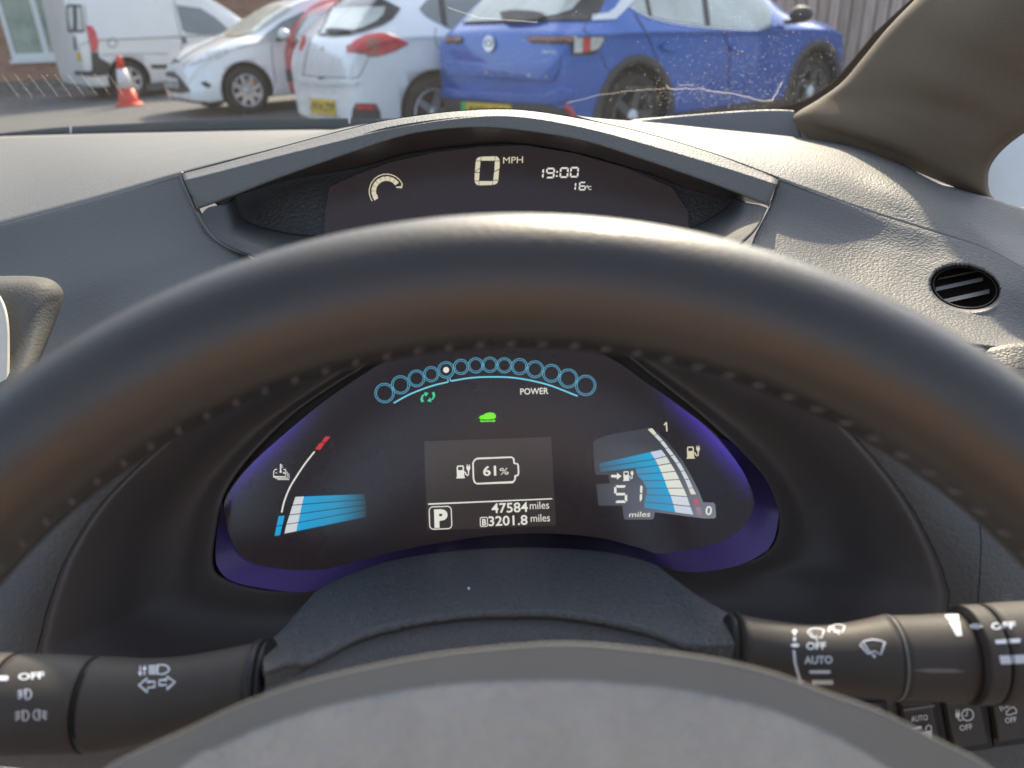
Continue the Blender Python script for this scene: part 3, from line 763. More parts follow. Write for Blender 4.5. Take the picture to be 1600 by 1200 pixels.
k.px(g2([(683, -9), (692, -12), (699, 44), (690, 39)]), 'door_post', M_GLASSD, off=.010, mirror=True)
k.wheels(M_ALLOY, 5); mirror(k, .72, .91, .98, M_WHITE)
k.side([(1.72, .62), (2.02, .58), (1.98, .70), (1.62, .76)], 'headlight', M_LCLR)
k.front([(-.56, .98), (.56, .98), (.48, 1.32), (-.48, 1.32)], 'windscreen', M_GLASS, -1)

# ---------------- white hatchback facing left (front)
def ford_details(f):
    f.px(g2([(345, 57), (352, 50), (363, 41), (378, 30), (394, 21), (414, 13.5), (434, 9), (452, 12), (456, 15), (445, 22), (435, 28), (418, 39), (402, 49), (386, 55), (367, 58)]), 'windscreen', M_GLASSP, off=.014, sub=8)
    f.px(g2([(402, 67.5), (417, 52), (440, 34), (472, 19), (520, 8), (600, 4), (612, 40), (600, 58), (520, 63), (436, 65.5)]), 'side_window', M_GLASS, off=.006, mirror=True, sub=4)
    h = f.px(g2([(285, 104), (293, 96), (313, 84), (341, 78.5), (368, 75.5), (357, 83), (337, 91), (313, 97.5), (296, 102.5)]), 'headlight', M_LCLR, off=.010, mirror=True, sub=4)
    f.px(G2().disc(322, 91, 5, 4.5), 'lamp', M_CHROME, off=.016, parent=h); f.px(G2().disc(340, 85, 6, 4.2), 'lamp', M_CHROME, off=.016, parent=h); f.px(G2().disc(309, 96, 4, 3), 'lamp', M_CHROME, off=.016, parent=h)
    f.px(g2([(260, 94), (271, 91.5), (284, 95.5), (273, 98.5)]), 'upper_grille', M_CLAD, off=.008)
    f.px(G2().disc(269.5, 95, 3.8, 2.4), 'emblem', M_CHROME, off=.016)
    gr_ = f.px(g2([(255.5, 112), (272, 112), (281, 120), (299, 143), (284, 146), (267, 143.5), (258, 134)]), 'lower_grille', M_CLAD, off=.006)
    sold(f.px(g2([(258, 119), (280, 123), (281.5, 137.5), (259.5, 135)]), 'number_plate', M_WPL, off=.024, sub=1), .008)
    f.px(G2().text('FP61 WJO', 260.5, 133, 8, 19, .0).rot(260.5, 133, 6), 'plate_lettering', M_PLTX, off=.027, sub=0)
    f.px(g2([(313, 129), (321, 127), (331, 133), (326, 138), (318, 134)]), 'fog_light', M_CLAD, off=.006, mirror=True)
    line(f, [(345, 58), (330, 66), (312, 74), (296, 84), (283, 92)], w_=1.0)
    line(f, [(424, 68), (426, 95), (430, 130)], w_=1.1, mirror=True); line(f, [(368, 76), (395, 70), (404, 68)], w_=1.0, mirror=True)
    line(f, [(256, 150), (300, 158), (352, 160)], 'bumper_lip', 2.5, M_CLAD, off=.01)
ford_details(ford)
ford.wheels(M_ALLOY, 8, caliper=True); mirror(ford, .70, .90, 1.0, M_WHITE, M_CLAD)
ford.front([(-.5, 1.0), (.5, 1.0), (.44, 1.34), (-.44, 1.34)], 'rear_window', M_GLASS, 1)
ford.front([(-.78, .80), (-.62, .80), (-.60, 1.0), (-.76, 1.0)], 'tail_light', M_LRED, 1)

# ---------------- van
v_ = van
rw = v_.px(g2([(103.5, 8.5), (108, 6.5), (127.5, 7.5), (132.5, 49), (129, 51), (108, 50.5), (106, 48)]), 'rear_window', M_GLASSD, off=.006)
v_.px(g2([(106.5, 11), (114, 10.5), (115, 47), (109, 47)]), 'pane', M_GLASSP, off=.012, parent=rw); v_.px(g2([(119.5, 10.5), (126, 11), (130, 47), (120.5, 47)]), 'pane', M_GLASSP, off=.012, parent=rw)
v_.px(g2([(134, 40), (144, 41), (150, 52), (153.5, 66), (152.5, 80.5), (142, 80.5), (140, 64), (136, 50)]), 'tail_light', M_LRED, off=.014)
sold(v_.px(g2([(142, 81.5), (153, 81.5), (155, 90), (172, 99), (168, 117), (145, 119), (119, 117), (118, 111), (143, 111), (144, 104)]), 'rear_bumper', M_CLAD, off=.020), .03)
v_.px(g2([(120, 83), (126, 82), (127.5, 95), (121.5, 95)]), 'number_plate', M_YPL, off=.012, sub=1)
v_.px(g2([(116.5, 57), (118.5, 57), (120.5, 78), (118, 78)]), 'rear_handle', M_CLAD, off=.02, sub=1)
v_.px(G2().ring(175.5, 67, 7, 1.1, 24), 'fuel_flap', M_SEAMD, off=.004, sub=0)
line(v_, [(132, 8), (137, 50), (143, 80)], w_=1.0); line(v_, [(272, 0), (276, 30), (283, 60), (284, 100)], w_=1.0, mirror=True)
v_.px(g2([(275.5, 8), (287, 9.5), (313, 13), (337, 28), (356, 45), (344, 54.5), (313, 54.5), (292, 52), (285, 47), (279, 23)]), 'side_window', M_GLASS, off=.008, mirror=True, sub=4)
v_.px(g2([(284, 58), (289, 58), (291, 68), (286, 68)]), 'door_handle', M_CLAD, off=.025, mirror=True)
v_.px(g2([(235, 101), (290, 100), (290, 107), (237, 107)]), 'side_strip', M_CLAD, off=.014, mirror=True)
line(v_, [(160, 86), (200, 84), (262, 84)], w_=.9, m_=M_SEAMD, mirror=True)
v_.wheels(M_ALLOY, 6); mirror(v_, 1.02, .90, 1.08, M_CLAD)
v_.front([(-.6, 1.0), (.6, 1.0), (.5, 1.44), (-.5, 1.44)], 'windscreen', M_GLASS, -1)
v_.side([(1.6, .74), (1.96, .66), (1.9, .82), (1.56, .9)], 'headlight', M_LCLR)

# ---------------- red car
r = red
r.px(g2([(452, 94), (468, 92), (468, 108), (450, 108)]), 'tail_light', M_LRED, off=.012)
r.px(g2([(443, 109), (470, 109), (472, 127), (445, 127)]), 'bumper_strip', M_CLAD, off=.014)
r.px(g2([(464, 134), (500, 137), (500, 153), (466, 152)]), 'number_plate', M_YPL, off=.018, sub=1)
r.px(g2([(487, 22), (475, 29), (464, 46), (460, 61), (463, 76), (471, 83), (500, 84), (540, 60), (540, 15)]), 'rear_window', M_GLASS, off=.008, sub=4)
r.wheels(M_ALLOYD, 5)
r.front([(-.56, .98), (.56, .98), (.48, 1.32), (-.48, 1.32)], 'windscreen', M_GLASS, -1)
r.side([(-1.3, 1.04), (.6, 1.02), (.2, 1.34), (-1.0, 1.36)], 'side_window', M_GLASS)

# ---------------- car behind the van
n = fr2
n.px(g2([(89, 98), (97, 97), (105, 108), (103, 117), (94, 116)]), 'lower_grille', M_CLAD, off=.01)
n.px(g2([(98, 84), (108, 78), (112, 84), (101, 92)]), 'headlight', M_LCLR, off=.01, mirror=True)
n.wheels(M_ALLOY, 5)
n.side([(-1.2, 1.02), (.5, 1.0), (.1, 1.34), (-1.0, 1.38)], 'side_window', M_GLASS)
n.front([(-.5, 1.0), (.5, 1.0), (.44, 1.30), (-.44, 1.30)], 'windscreen', M_GLASS, -1)

# ---------------- traffic cone
cp = G(203, 165, 0)
cone = thing('traffic_cone', (cp.x, cp.y, 0), 'red and white traffic cone standing in front of the white van', 'traffic cone')
M_CR = mat('cone_red', (.72, .06, .03), .5, mottle=(6, .12)); M_CW = mat('cone_white_sleeve', (.74, .70, .70), .45, mottle=(10, .08))
o3 = Vector((cp.x, cp.y, 0)); Z = Vector((0, 0, 1)); Y = Vector((0, 1, 0))
lathe('cone_base', [(0, .22, .22), (.012, .225, .225), (.03, .22, .22), (.045, .19, .19), (.06, .165, .165)], M_CR, cone, o3, Z, Y, n=8)
lathe('cone_body', [(.045, .168, .168), (.10, .148, .148), (.27, .118, .118)], M_CR, cone, o3, Z, Y, n=36)
lathe('reflective_sleeve', [(.27, .121, .121), (.56, .072, .072)], M_CW, cone, o3, Z, Y, n=36)
lathe('cone_tip', [(.56, .070, .070), (.73, .040, .040), (.75, .032, .032)], M_CR, cone, o3, Z, Y, n=36)

# leaf litter by the kerb
lv_, lf_ = [], []
for i in range(700):
    a = G(random.uniform(-20, 330), random.uniform(127, 150), 0); s = random.uniform(.015, .05); t_ = random.uniform(0, 6.28)
    b_ = len(lv_); lv_ += [(a.x + s * cos(t_), a.y + s * sin(t_), .012), (a.x - s * sin(t_), a.y + s * cos(t_), .02), (a.x - s * cos(t_), a.y - s * sin(t_), .012), (a.x + s * sin(t_), a.y - s * cos(t_), .02)]; lf_.append((b_, b_ + 1, b_ + 2, b_ + 3))
lo = mk('leaf_litter', lv_, lf_, mat('dead_leaf', (.22, .11, .05), .9, mottle=(5, .5)), smooth=False, kind='stuff')
tag(lo, 'scattered brown leaves on the asphalt near the kerb and white van', 'leaves')
# =================================================================== OWN CAR: DASHBOARD
dash = thing('dashboard', P(750, 420, 0.6), 'grey textured dashboard with arched hood over a speed display and round side vent', 'dashboard')
# top pad, left and centre: from the foot of the windscreen to the crease
top = loft('top_pad', [
    PX([(-420, 232, 1.02), (-200, 221, 1.02), (0, 213, 1.02), (150, 209, 1.02), (300, 206, 1.02), (480, 203, 1.02), (640, 205, 1.0), (800, 215, .98), (1000, 225, .92)]),
    PX([(-420, 330, .77), (-200, 296, .77), (0, 272, .78), (150, 249, .76), (290, 235, .74), (440, 216, .72), (600, 193, .70), (800, 183, .68), (1000, 200, .66)]),
    PX([(-420, 462, .60), (-200, 404, .60), (0, 353, .60), (150, 312, .575), (284, 271, .55), (435, 231, .535), (610, 187, .525), (800, 171.5, .52), (1010, 211, .53)]),
], M_DASH, dash, nu=80, nv=20)
front = loft('front_panel', [
    PX([(-420, 462, .60), (-200, 404, .60), (0, 353, .60), (150, 312, .575), (284, 273, .55)]),
    PX([(-420, 466, .597), (-200, 408, .597), (0, 357, .597), (150, 316, .572), (285, 277, .548)]),
    PX([(-420, 560, .59), (-200, 480, .59), (0, 415, .59), (150, 372, .565), (308, 328, .54)]),
    PX([(-420, 640, .57), (-200, 560, .57), (0, 478, .565), (160, 430, .545), (331, 368, .525)]),
    PX([(-420, 760, .54), (-200, 680, .53), (0, 580, .52), (170, 520, .51), (386, 398, .497)]),
    PX([(-420, 900, .42), (-200, 800, .41), (0, 720, .40), (200, 640, .40), (450, 470, .42)]),
], M_DASH, dash, nu=60, nv=40)
# right hand side of the dash
rt = loft('top_pad', [
    PX([(900, 185, .74), (1000, 190, .73), (1130, 203, .70), (1240, 214, .67), (1330, 227, .63), (1400, 252, .60), (1470, 288, .57), (1545, 309, .55), (1600, 326, .54), (1750, 370, .50)]),
    PX([(900, 181, .62), (1000, 194, .61), (1130, 222, .59), (1225, 245, .575), (1330, 270, .56), (1400, 291, .54), (1480, 322, .52), (1550, 350, .51), (1620, 380, .50), (1750, 430, .47)]),
    PX([(900, 180.5, .525), (1010, 210, .53), (1116, 241, .53), (1218, 279, .53), (1350, 328, .525), (1440, 357, .505), (1530, 385, .48), (1590, 415, .46), (1650, 450, .44), (1750, 510, .42)]),
], M_DASH, dash, nu=90, nv=24)
rf = loft('front_panel', [
    PX([(1218, 279, .53), (1350, 328, .525), (1440, 357, .505), (1530, 385, .48), (1590, 415, .46), (1650, 450, .44), (1750, 510, .42)]),
    PX([(1217, 283, .529), (1350, 333, .523), (1440, 362, .502), (1530, 391, .477), (1588, 421, .458), (1650, 458, .438), (1750, 520, .418)]),
    PX([(1203, 322, .525), (1330, 372, .515), (1420, 398, .495), (1500, 425, .47), (1580, 450, .45), (1650, 490, .435), (1750, 560, .41)]),
    PX([(1180, 368, .50), (1300, 420, .49), (1390, 450, .475), (1470, 480, .455), (1570, 505, .44), (1650, 545, .425), (1750, 610, .40)]),
    PX([(1150, 450, .44), (1270, 500, .43), (1370, 520, .425), (1450, 530, .42), (1550, 541, .415), (1650, 552, .405), (1750, 640, .39)]),
], M_DASH, dash, nu=180, nv=100)
lp = loft('lower_panel', [
    PX([(1440, 570, .424), (1500, 556, .42), (1545, 544, .415), (1600, 536, .41), (1700, 540, .40)]),
    PX([(1440, 640, .41), (1500, 620, .405), (1545, 600, .40), (1600, 590, .395), (1700, 600, .39)]),
    PX([(1440, 760, .38), (1500, 750, .38), (1545, 740, .375), (1600, 730, .37), (1700, 730, .36)]),
], M_FASCIA, dash, nu=30, nv=16)
# smooth side trim below the quarter light
st = loft('side_trim', [
    PX([(1455, 283, .585), (1510, 297, .57), (1545, 308, .56), (1600, 325, .545), (1700, 350, .52), (1800, 375, .50)]),
    PX([(1463, 300, .56), (1520, 322, .545), (1560, 340, .53), (1610, 362, .515), (1700, 395, .50), (1800, 425, .48)]),
    PX([(1467, 318, .535), (1505, 349, .515), (1545, 389, .485), (1600, 432, .455), (1700, 500, .43), (1800, 560, .41)]),
], M_TRIMG, dash, nu=40, nv=20)

# arched hood strip over the display: seam, lit crest, front face
S_ = [(284.5, 272, .535), (360, 252, .528), (435, 232, .523), (540, 204, .517), (610, 188, .514), (715, 174.5, .511), (805, 172, .51), (910, 187, .511), (1015, 211, .516), (1120, 243, .523), (1216, 279, .532)]
T_ = [(288, 282, .517), (362, 263, .510), (435, 244, .505), (540, 218, .499), (610, 202, .496), (715, 185.5, .494), (805, 182, .493), (910, 199, .494), (1015, 227, .499), (1120, 258, .506), (1214, 288, .515)]
L_ = [(307, 327, .517), (365, 306, .510), (440, 277, .505), (557, 236, .499), (645, 209, .496), (732, 199.5, .494), (805, 203, .493), (910, 220, .494), (1015, 253, .499), (1120, 290, .506), (1200, 321, .515)]
def mid(a, b, t, dd=0.0): return [(p[0] * (1 - t) + q[0] * t, p[1] * (1 - t) + q[1] * t, p[2] * (1 - t) + q[2] * t + dd) for p, q in zip(a, b)]
hs = loft('hood_strip', [PX([(p[0], p[1] - 0.5, p[2] + .004) for p in S_]), PX(S_), PX(mid(S_, T_, .5)), PX(mid(S_, T_, .93)), PX(mid(T_, L_, .05, .0002)), PX(mid(T_, L_, .12, .0002)), PX(mid(T_, L_, .5)), PX(mid(T_, L_, .93)), PX([(p[0], p[1] + .8, p[2] + .003) for p in L_])],
     M_DASH, dash, nu=110, nv=60, th=0.003)
g = G2().ribbon([(p.x, p.y) for p in bylen([Vector((p[0], p[1] - 1.2, 0)) for p in S_], 60)], 1.6)
g.put('hood_seam', M_GAP, dash, plane=lambda x, y: P(x, y, .5325 - .022 * max(0, 1 - abs(x - 780) / 500) ))
for g in (G2().ribbon([(284, 271), (288, 283), (297, 305), (307, 328), (312, 332)], 3), G2().ribbon([(1217, 279), (1214, 290), (1206, 312), (1200, 323)], 2)): g.put('hood_end_gap', M_GAP, dash, plane=lambda x, y: P(x, y, .5335 - (y - 272) * .00052))
# light lip edge along the left end
loft('end_lip', [PX([(277, 272, .549), (283, 290, .545), (294, 312, .540), (305, 335, .535), (315, 352, .530), (330, 372, .522), (355, 388, .505), (384, 399, .485)]),
                 PX([(282, 268, .544), (288, 286, .541), (300, 310, .536), (311, 333, .530), (321, 352, .525), (337, 371, .517), (362, 386, .50), (390, 396, .48)])], M_DASHF, dash, nu=40, nv=2)
# pocket lining
lin_rows = [
    PX([(314, 336, .512), (323, 352, .508), (339, 372, .50), (364, 387, .49), (390, 397, .48), (440, 415, .47), (560, 430, .46), (800, 440, .45), (1050, 430, .46), (1130, 400, .47), (1166, 372, .48), (1186, 350, .495), (1199, 325, .51)]),
    PX([(326, 324, .513), (336, 347, .509), (350, 364, .502), (374, 376, .492), (402, 387, .484), (452, 402, .478), (568, 415, .47), (800, 420, .46), (1040, 415, .465), (1116, 388, .475), (1152, 362, .487), (1172, 342, .50), (1185, 320, .511)]),
    PX([(356, 318, .516), (362, 340, .514), (368, 358, .508), (384, 369, .50), (412, 380, .492), (460, 392, .488), (575, 400, .48), (800, 405, .475), (1030, 400, .48), (1100, 378, .487), (1136, 354, .497), (1154, 336, .506), (1160, 315, .516)]),
    PX([(368, 308, .545), (372, 326, .545), (380, 340, .543), (396, 350, .54), (424, 358, .535), (470, 366, .53), (585, 372, .525), (800, 375, .52), (1020, 372, .525), (1086, 352, .53), (1118, 335, .537), (1136, 322, .542), (1146, 308, .545)]),
]
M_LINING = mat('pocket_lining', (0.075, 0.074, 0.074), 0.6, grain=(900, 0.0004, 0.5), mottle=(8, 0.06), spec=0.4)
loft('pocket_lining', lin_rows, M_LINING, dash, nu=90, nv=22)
# hood underside and wall behind the read-out
K_ = [(330, 318, .545), (380, 303, .548), (450, 281, .55), (560, 262, .552), (640, 240, .553), (732, 228, .553), (805, 225, .553), (900, 240, .553), (1000, 268, .552), (1080, 296, .55), (1170, 316, .547)]
LB_ = [(p[0], p[1] - 1, p[2] + .004) for p in L_]
LB_ = LB_[:10] + [LB_[10]]
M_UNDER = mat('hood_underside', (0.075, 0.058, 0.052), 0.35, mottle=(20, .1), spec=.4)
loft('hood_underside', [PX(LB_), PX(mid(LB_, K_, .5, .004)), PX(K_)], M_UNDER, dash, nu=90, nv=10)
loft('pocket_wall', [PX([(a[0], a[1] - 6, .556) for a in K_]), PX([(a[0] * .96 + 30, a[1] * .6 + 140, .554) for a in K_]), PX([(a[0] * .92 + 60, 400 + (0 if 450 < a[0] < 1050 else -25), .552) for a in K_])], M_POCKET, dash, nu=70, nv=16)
# air vent
VC = (1508, 449)
bvd = bvh_of(rf)
_bm = bmesh.new(); _bm.from_mesh(rf.data)
def _inside(v):
    x, y, _ = pix(v + dash.location); a = radians(10); x -= 1508; y -= 449
    u_, v_ = x * cos(a) + y * sin(a), -x * sin(a) + y * cos(a)
    return (u_ / 57) ** 2 + (v_ / 37) ** 2 < 1
bmesh.ops.delete(_bm, geom=[f for f in _bm.faces if _inside(f.calc_center_median())], context='FACES')
_bm.to_mesh(rf.data); _bm.free()
def dhit(px_, py_):
    r_ = ray(px_, py_).normalized(); h = bvd.ray_cast(CAM, r_)[0]; return h
h0, h1, h2 = dhit(1430, 449), dhit(1580, 470), dhit(1508, 505)
h3 = dhit(1500, 400)
vn = (h1 - h0).cross(h3 - h2).normalized()
if vn.dot(CAM - h0) < 0: vn = -vn
vc_ = (h0 + h1 + h2 + h3) / 4
def onv(px_, py_, off):
    r_ = ray(px_, py_); t_ = (vc_ + vn * off - CAM).dot(vn) / r_.dot(vn); return CAM + r_ * t_
def ell(rx, ry, off, n=48, rot=10, cx=VC[0], cy=VC[1]):
    a = radians(rot); o = []
    for i in range(n):
        t = 2 * pi * i / n; x, y = rx * cos(t), ry * sin(t)
        o.append(onv(cx + x * cos(a) - y * sin(a), cy + x * sin(a) + y * cos(a), off))
    return o
loft('vent_surround', [ell(80, 56, -.012), ell(70, 48, -.005), ell(62, 41, -.0022), ell(57, 36.5, -.003), ell(54, 34, -.008), ell(53, 33, -.03)], M_DASHF, dash, nu=64, nv=30, closed=True, th=0)
v_in = loft('vent_bezel', [ell(53, 33.5, -.010), ell(51, 32, -.008), ell(49, 30, -.010), ell(48.5, 29.5, -.03)], M_VENTIN, dash, nu=64, nv=10, closed=True, th=0)
_p = ell(54, 35, -.024); mk('vent_duct', _p, [tuple(range(len(_p)))], M_VENTIN, dash, smooth=False, face_cam=True)
for a, b, w0 in (((1462, 452), (1536, 436), 6), ((1474, 471), (1546, 455), 6.5), ((1466, 436), (1530, 423), 2)):
    q = []
    for dd in (-.009, -.021):
        for s in (-1, 1):
            for p in (a, b): q.append(onv(p[0], p[1] + s * w0 / 2, dd))
    f = [(0, 1, 3, 2), (4, 6, 7, 5), (0, 4, 5, 1), (2, 3, 7, 6), (0, 2, 6, 4), (1, 5, 7, 3)]
    mk('vent_slat', q, f, M_SLAT if w0 > 3 else M_VENTIN, v_in, smooth=False)

# binnacle that surrounds the cluster, out to the seam and beyond
def ringpts(lst): return PX(lst)
LENS = [(760, 861), (600, 888), (510, 915), (460, 924), (400, 920), (350, 904), (333, 880), (340, 820), (352, 770), (390, 715), (450, 655), (500, 618), (560, 580), (620, 545), (700, 515), (800, 505), (900, 520), (960, 545), (1020, 590), (1090, 645), (1150, 700), (1192, 750), (1214, 800), (1210, 845), (1180, 872), (1110, 890), (1060, 890), (1020, 880), (900, 860)]
def scale_ring(lst, k, cx=770, cy=740, kx=None, dy=0): return [(cx + (x - cx) * (kx or k), cy + (y - cy) * k + dy) for x, y in lst]
SEAM = [(760, 1120), (560, 1130), (380, 1130), (250, 1120), (140, 1100), (66, 1040), (68, 985), (85, 925), (108, 868), (150, 800), (200, 745), (262, 690), (330, 640), (400, 590), (500, 530), (640, 480), (800, 465), (950, 480), (1080, 530), (1190, 590), (1290, 645), (1350, 700), (1410, 775), (1450, 845), (1474, 905), (1478, 950), (1440, 1060), (1250, 1110), (950, 1120)]
r0 = ringpts([(x, y, .362) for x, y in LENS])
r0b = ringpts([(x, y, .358) for x, y in scale_ring(LENS, 1.012)])
mixr = lambda t, d: ringpts([(a[0] * (1 - t) + b[0] * t, a[1] * (1 - t) + b[1] * t, d) for a, b in zip(LENS, SEAM)])
ri_last = ringpts([(x, y, .300) for x, y in SEAM])
binn = loft('binnacle_bowl', [r0, r0b, mixr(.22, .362), mixr(.45, .350), mixr(.7, .322), mixr(.92, .303), mixr(.985, .3008), ri_last, ringpts([(x, y, .3035) for x, y in scale_ring(SEAM, 1.0015)])], M_BINN, dash, nu=140, nv=44, closed=True, th=0)
loft('fascia', [ringpts([(x, y, .304) for x, y in scale_ring(SEAM, 1.0015)]), ringpts([(x, y, .3003) for x, y in scale_ring(SEAM, 1.003)]), ringpts([(x, y, .2998) for x, y in scale_ring(SEAM, 1.008)]), ringpts([(x, y, .2985) for x, y in scale_ring(SEAM, 1.035)]), ringpts([(x, y, .296) for x, y in scale_ring(SEAM, 1.10)]), ringpts([(x, y, .325) for x, y in scale_ring(SEAM, 1.22, kx=1.35)])], M_FASCIA, dash, nu=200, nv=6, closed=True, th=0)
loft('binnacle_hood', [PX([(60, 840, .303), (130, 700, .303), (240, 560, .303), (400, 470, .303), (600, 425, .303), (800, 410, .303), (1000, 425, .303), (1200, 480, .303), (1370, 580, .303), (1480, 720, .303), (1530, 860, .303)]),
    PX([(60, 760, .36), (130, 640, .36), (240, 520, .365), (400, 440, .37), (600, 410, .37), (800, 400, .37), (1000, 410, .37), (1200, 450, .37), (1370, 540, .365), (1480, 680, .36), (1530, 800, .36)]),
    PX([(150, 700, .42), (230, 600, .42), (320, 510, .43), (440, 440, .45), (600, 420, .455), (800, 415, .455), (1000, 420, .455), (1180, 450, .45), (1300, 520, .43), (1400, 630, .42), (1450, 730, .42)])], M_DASHF, dash, nu=80, nv=16)
G2().ribbon([(1531, 815), (1533, 850), (1531, 900), (1527, 950)], 2).put('fascia_seam', M_GAP, dash, d=.293)
for k in range(3): G2().ribbon([(1566, 929 + k * 5.5), (1574, 931 + k * 5.5), (1584, 929 + k * 5.5)], 1.5).put('embossed_wave', M_SLAT, dash, d=.292)

# lower switch panel at the right knee
g = G2().poly([(1240, 1060), (1760, 1040), (1780, 1300), (1260, 1300)]).put('switch_panel', M_FASCIA, dash, d=.289)
g = solid(g, .004)
def button(x0, y0, x1, y1, dx, sym):
    q = [(x0, y0), (x1, y0 - (x1 - x0) * .04), (x1 + dx, y1 - (x1 - x0) * .16), (x0 + dx, y1)]
    fr = [(x0 - 7, y0 - 5), (x1 + 7, y0 - 9), (x1 + dx + 7, y1 - (x1 - x0) * .16 + 8), (x0 + dx - 7, y1 + 8)]
    o = G2().poly(fr).put('switch_frame', M_BLACKM, dash, d=.2877); solid(o, .002)
    b = G2().poly(q).put('switch_button', M_STALK, dash, d=.2850); solid(b, .004, .0006)
    sym(b)
def s1(b):
    G2().ribbon([(1412, 1110), (1460, 1103)], 3).put('ridge', M_SLAT, b, d=.2836)
    G2().text('AUTO', 1424, 1128, 9, 26, .01).rot(1424, 1128, -7).put('lettering', M_PRINTD, b, d=.2838)
    gg = G2().poly([(1437, 1144), (1456, 1141), (1457, 1158), (1438, 1160)]).ribbon([(1447, 1141), (1447, 1136), (1451, 1133), (1455, 1135), (1455, 1141)], 1.8).poly([(1424, 1137), (1440, 1134), (1440, 1138), (1425, 1140)])
    gg.put('padlock_symbol', M_PRINTD, b, d=.2838)
def s2(b):
    g_ = G2().ring(1512, 1117, 9, 1.8).ribbon([(1511, 1110), (1511, 1118), (1506, 1119)], 1.6)
    g_.poly([(1493, 1114), (1500, 1113), (1500, 1119), (1498, 1122), (1495, 1122), (1493, 1119)]).ribbon([(1494.5, 1114), (1494, 1109)], 1.2).ribbon([(1498.5, 1113.5), (1498, 1108.5)], 1.2)
    g_.ribbon([(1497, 1121), (1499, 1126), (1503, 1125), (1506, 1122)], 1.6)
    g_.put('plug_clock_symbol', M_PRINTD, b, d=.2838)
    G2().text('OFF', 1500, 1142, 9, 20, .012).rot(1500, 1142, -8).put('lettering', M_PRINTD, b, d=.2838)
def s3(b):
    g_ = G2().ribbon([(1563, 1097), (1562, 1104), (1565, 1111)], 1.5).ribbon([(1567, 1098), (1566, 1104), (1569, 1109)], 1.5).poly([(1570, 1098), (1578, 1104), (1571, 1107)])
    g_.ribbon([(1572, 1113), (1575, 1110), (1579, 1106), (1584, 1105), (1588, 1109), (1588, 1114), (1583, 1115), (1578, 1117), (1573, 1117)], 1.6, True)
    g_.put('car_alarm_symbol', M_PRINTD, b, d=.2838)
    G2().text('OFF', 1571, 1130, 8.5, 18, .012).rot(1571, 1130, -8).put('lettering', M_PRINTD, b, d=.2838)
button(1409, 1101, 1456, 1165, 12, s1)
button(1478, 1098, 1530, 1170, 14, s2)
button(1551, 1094, 1610, 1160, 10, s3)
button(1330, 1104, 1378, 1165, 12, lambda b: G2().ribbon([(1340, 1112), (1374, 1108)], 3).put('ridge', M_SLAT, b, d=.2836))

# =================================================================== SPEED READ-OUT
E_CREAM = emat('lcd_cream', (0.66, 0.60, 0.43), 1.0)
E_WHITE = emat('lcd_white', (0.78, 0.77, 0.70), 1.0)
E_BLUE = emat('lcd_blue_line', (0.10, 0.42, 0.62), 1.0)
E_CYAN = emat('lcd_cyan_line', (0.16, 0.60, 0.74), 1.0)
E_GREEN = emat('lamp_green', (0.16, 0.83, 0.0), 1.0)
E_TEAL = emat('lamp_teal', (0.04, 0.62, 0.30), 1.0)
E_RED = emat('lamp_red', (0.55, 0.02, 0.02), 1.0)
E_BAR = emat('lcd_bar', (1, 1, 1), 1.0, vcol=True)
spd = thing('speed_display', P(780, 330, .55), 'black arched read-out under the dash hood showing 0 MPH, 19:00 and 16 degrees', 'display')
g = G2().poly([(515, 292), (560, 272), (610, 254), (680, 238), (750, 229.5), (820, 227), (900, 240), (980, 263), (1050, 293), (1075, 330), (1078, 400), (505, 400), (508, 330)])
M_SCRU = mat('readout_screen', (0.012, 0.010, 0.011), 0.25, mottle=(30, 0.08), spec=0.3)
M_SCRU.node_tree.nodes['Principled BSDF'].inputs['Emission Color'].default_value = (.024, .018, .020, 1); M_SCRU.node_tree.nodes['Principled BSDF'].inputs['Emission Strength'].default_value = 1 / EX
sp = g.put('screen', M_SCRU, spd, d=.5505); solid(sp, .003)
D1 = .5498
def glow_poly(name, pts, cols, mat_, parent, d):
    o = mk(name, [P(x, y, d) for x, y in pts], [tuple(range(len(pts)))], mat_, parent, smooth=False, face_cam=True)
    at = o.data.color_attributes.new('glow', 'FLOAT_COLOR', 'POINT')
    n = len(pts)
    for i, v in enumerate(o.data.vertices):
        q = pix(v.co + root_of(parent).location); k = min(range(n), key=lambda j: (pts[j][0] - q[0]) ** 2 + (pts[j][1] - q[1]) ** 2)
        at.data[i].color = (*cols[k], 1)
    return o
# big zero: outer and inner outline of the rounded parallelogram, with hair-line joints

dg_ = G2()
o_ = [(749, 245), (776, 244), (780.5, 249), (781, 262), (779, 283), (776, 288), (746, 289.5), (741.5, 284), (742, 268), (744.5, 250)]
i_ = [(751.5, 251), (773, 251), (770, 282.5), (748.5, 282.5)]
oz = [Vector((a, b, 0)) for a, b in o_]
left = [(751.5, 251), (749, 245), (744.5, 250), (742.2, 266)]
dg_.poly([(752, 244.8), (773.2, 244.2), (773, 251), (752, 251)])
dg_.poly([(774.2, 244.2), (777, 244.6), (780, 248), (780.6, 251), (773.4, 251)])
dg_.poly([(773.3, 252), (780.8, 252), (780.6, 262), (779.9, 264), (772.4, 267.5)])
dg_.poly([(772.2, 269), (779.8, 265.5), (778.6, 281), (770.6, 281)])
dg_.poly([(770.2, 282.2), (778.6, 282.2), (777, 286), (774, 288), (769.6, 288.6)])
dg_.poly([(749, 283), (769.6, 283), (768.8, 289), (748.6, 289.6)])
dg_.poly([(748.2, 283), (747.8, 289.6), (744.5, 288.4), (742, 285), (741.6, 283)])
dg_.poly([(741.6, 282), (748.4, 282), (749.2, 270), (741.8, 270)])
dg_.poly([(742, 268.8), (749.4, 263.5), (749.4, 268.8)])
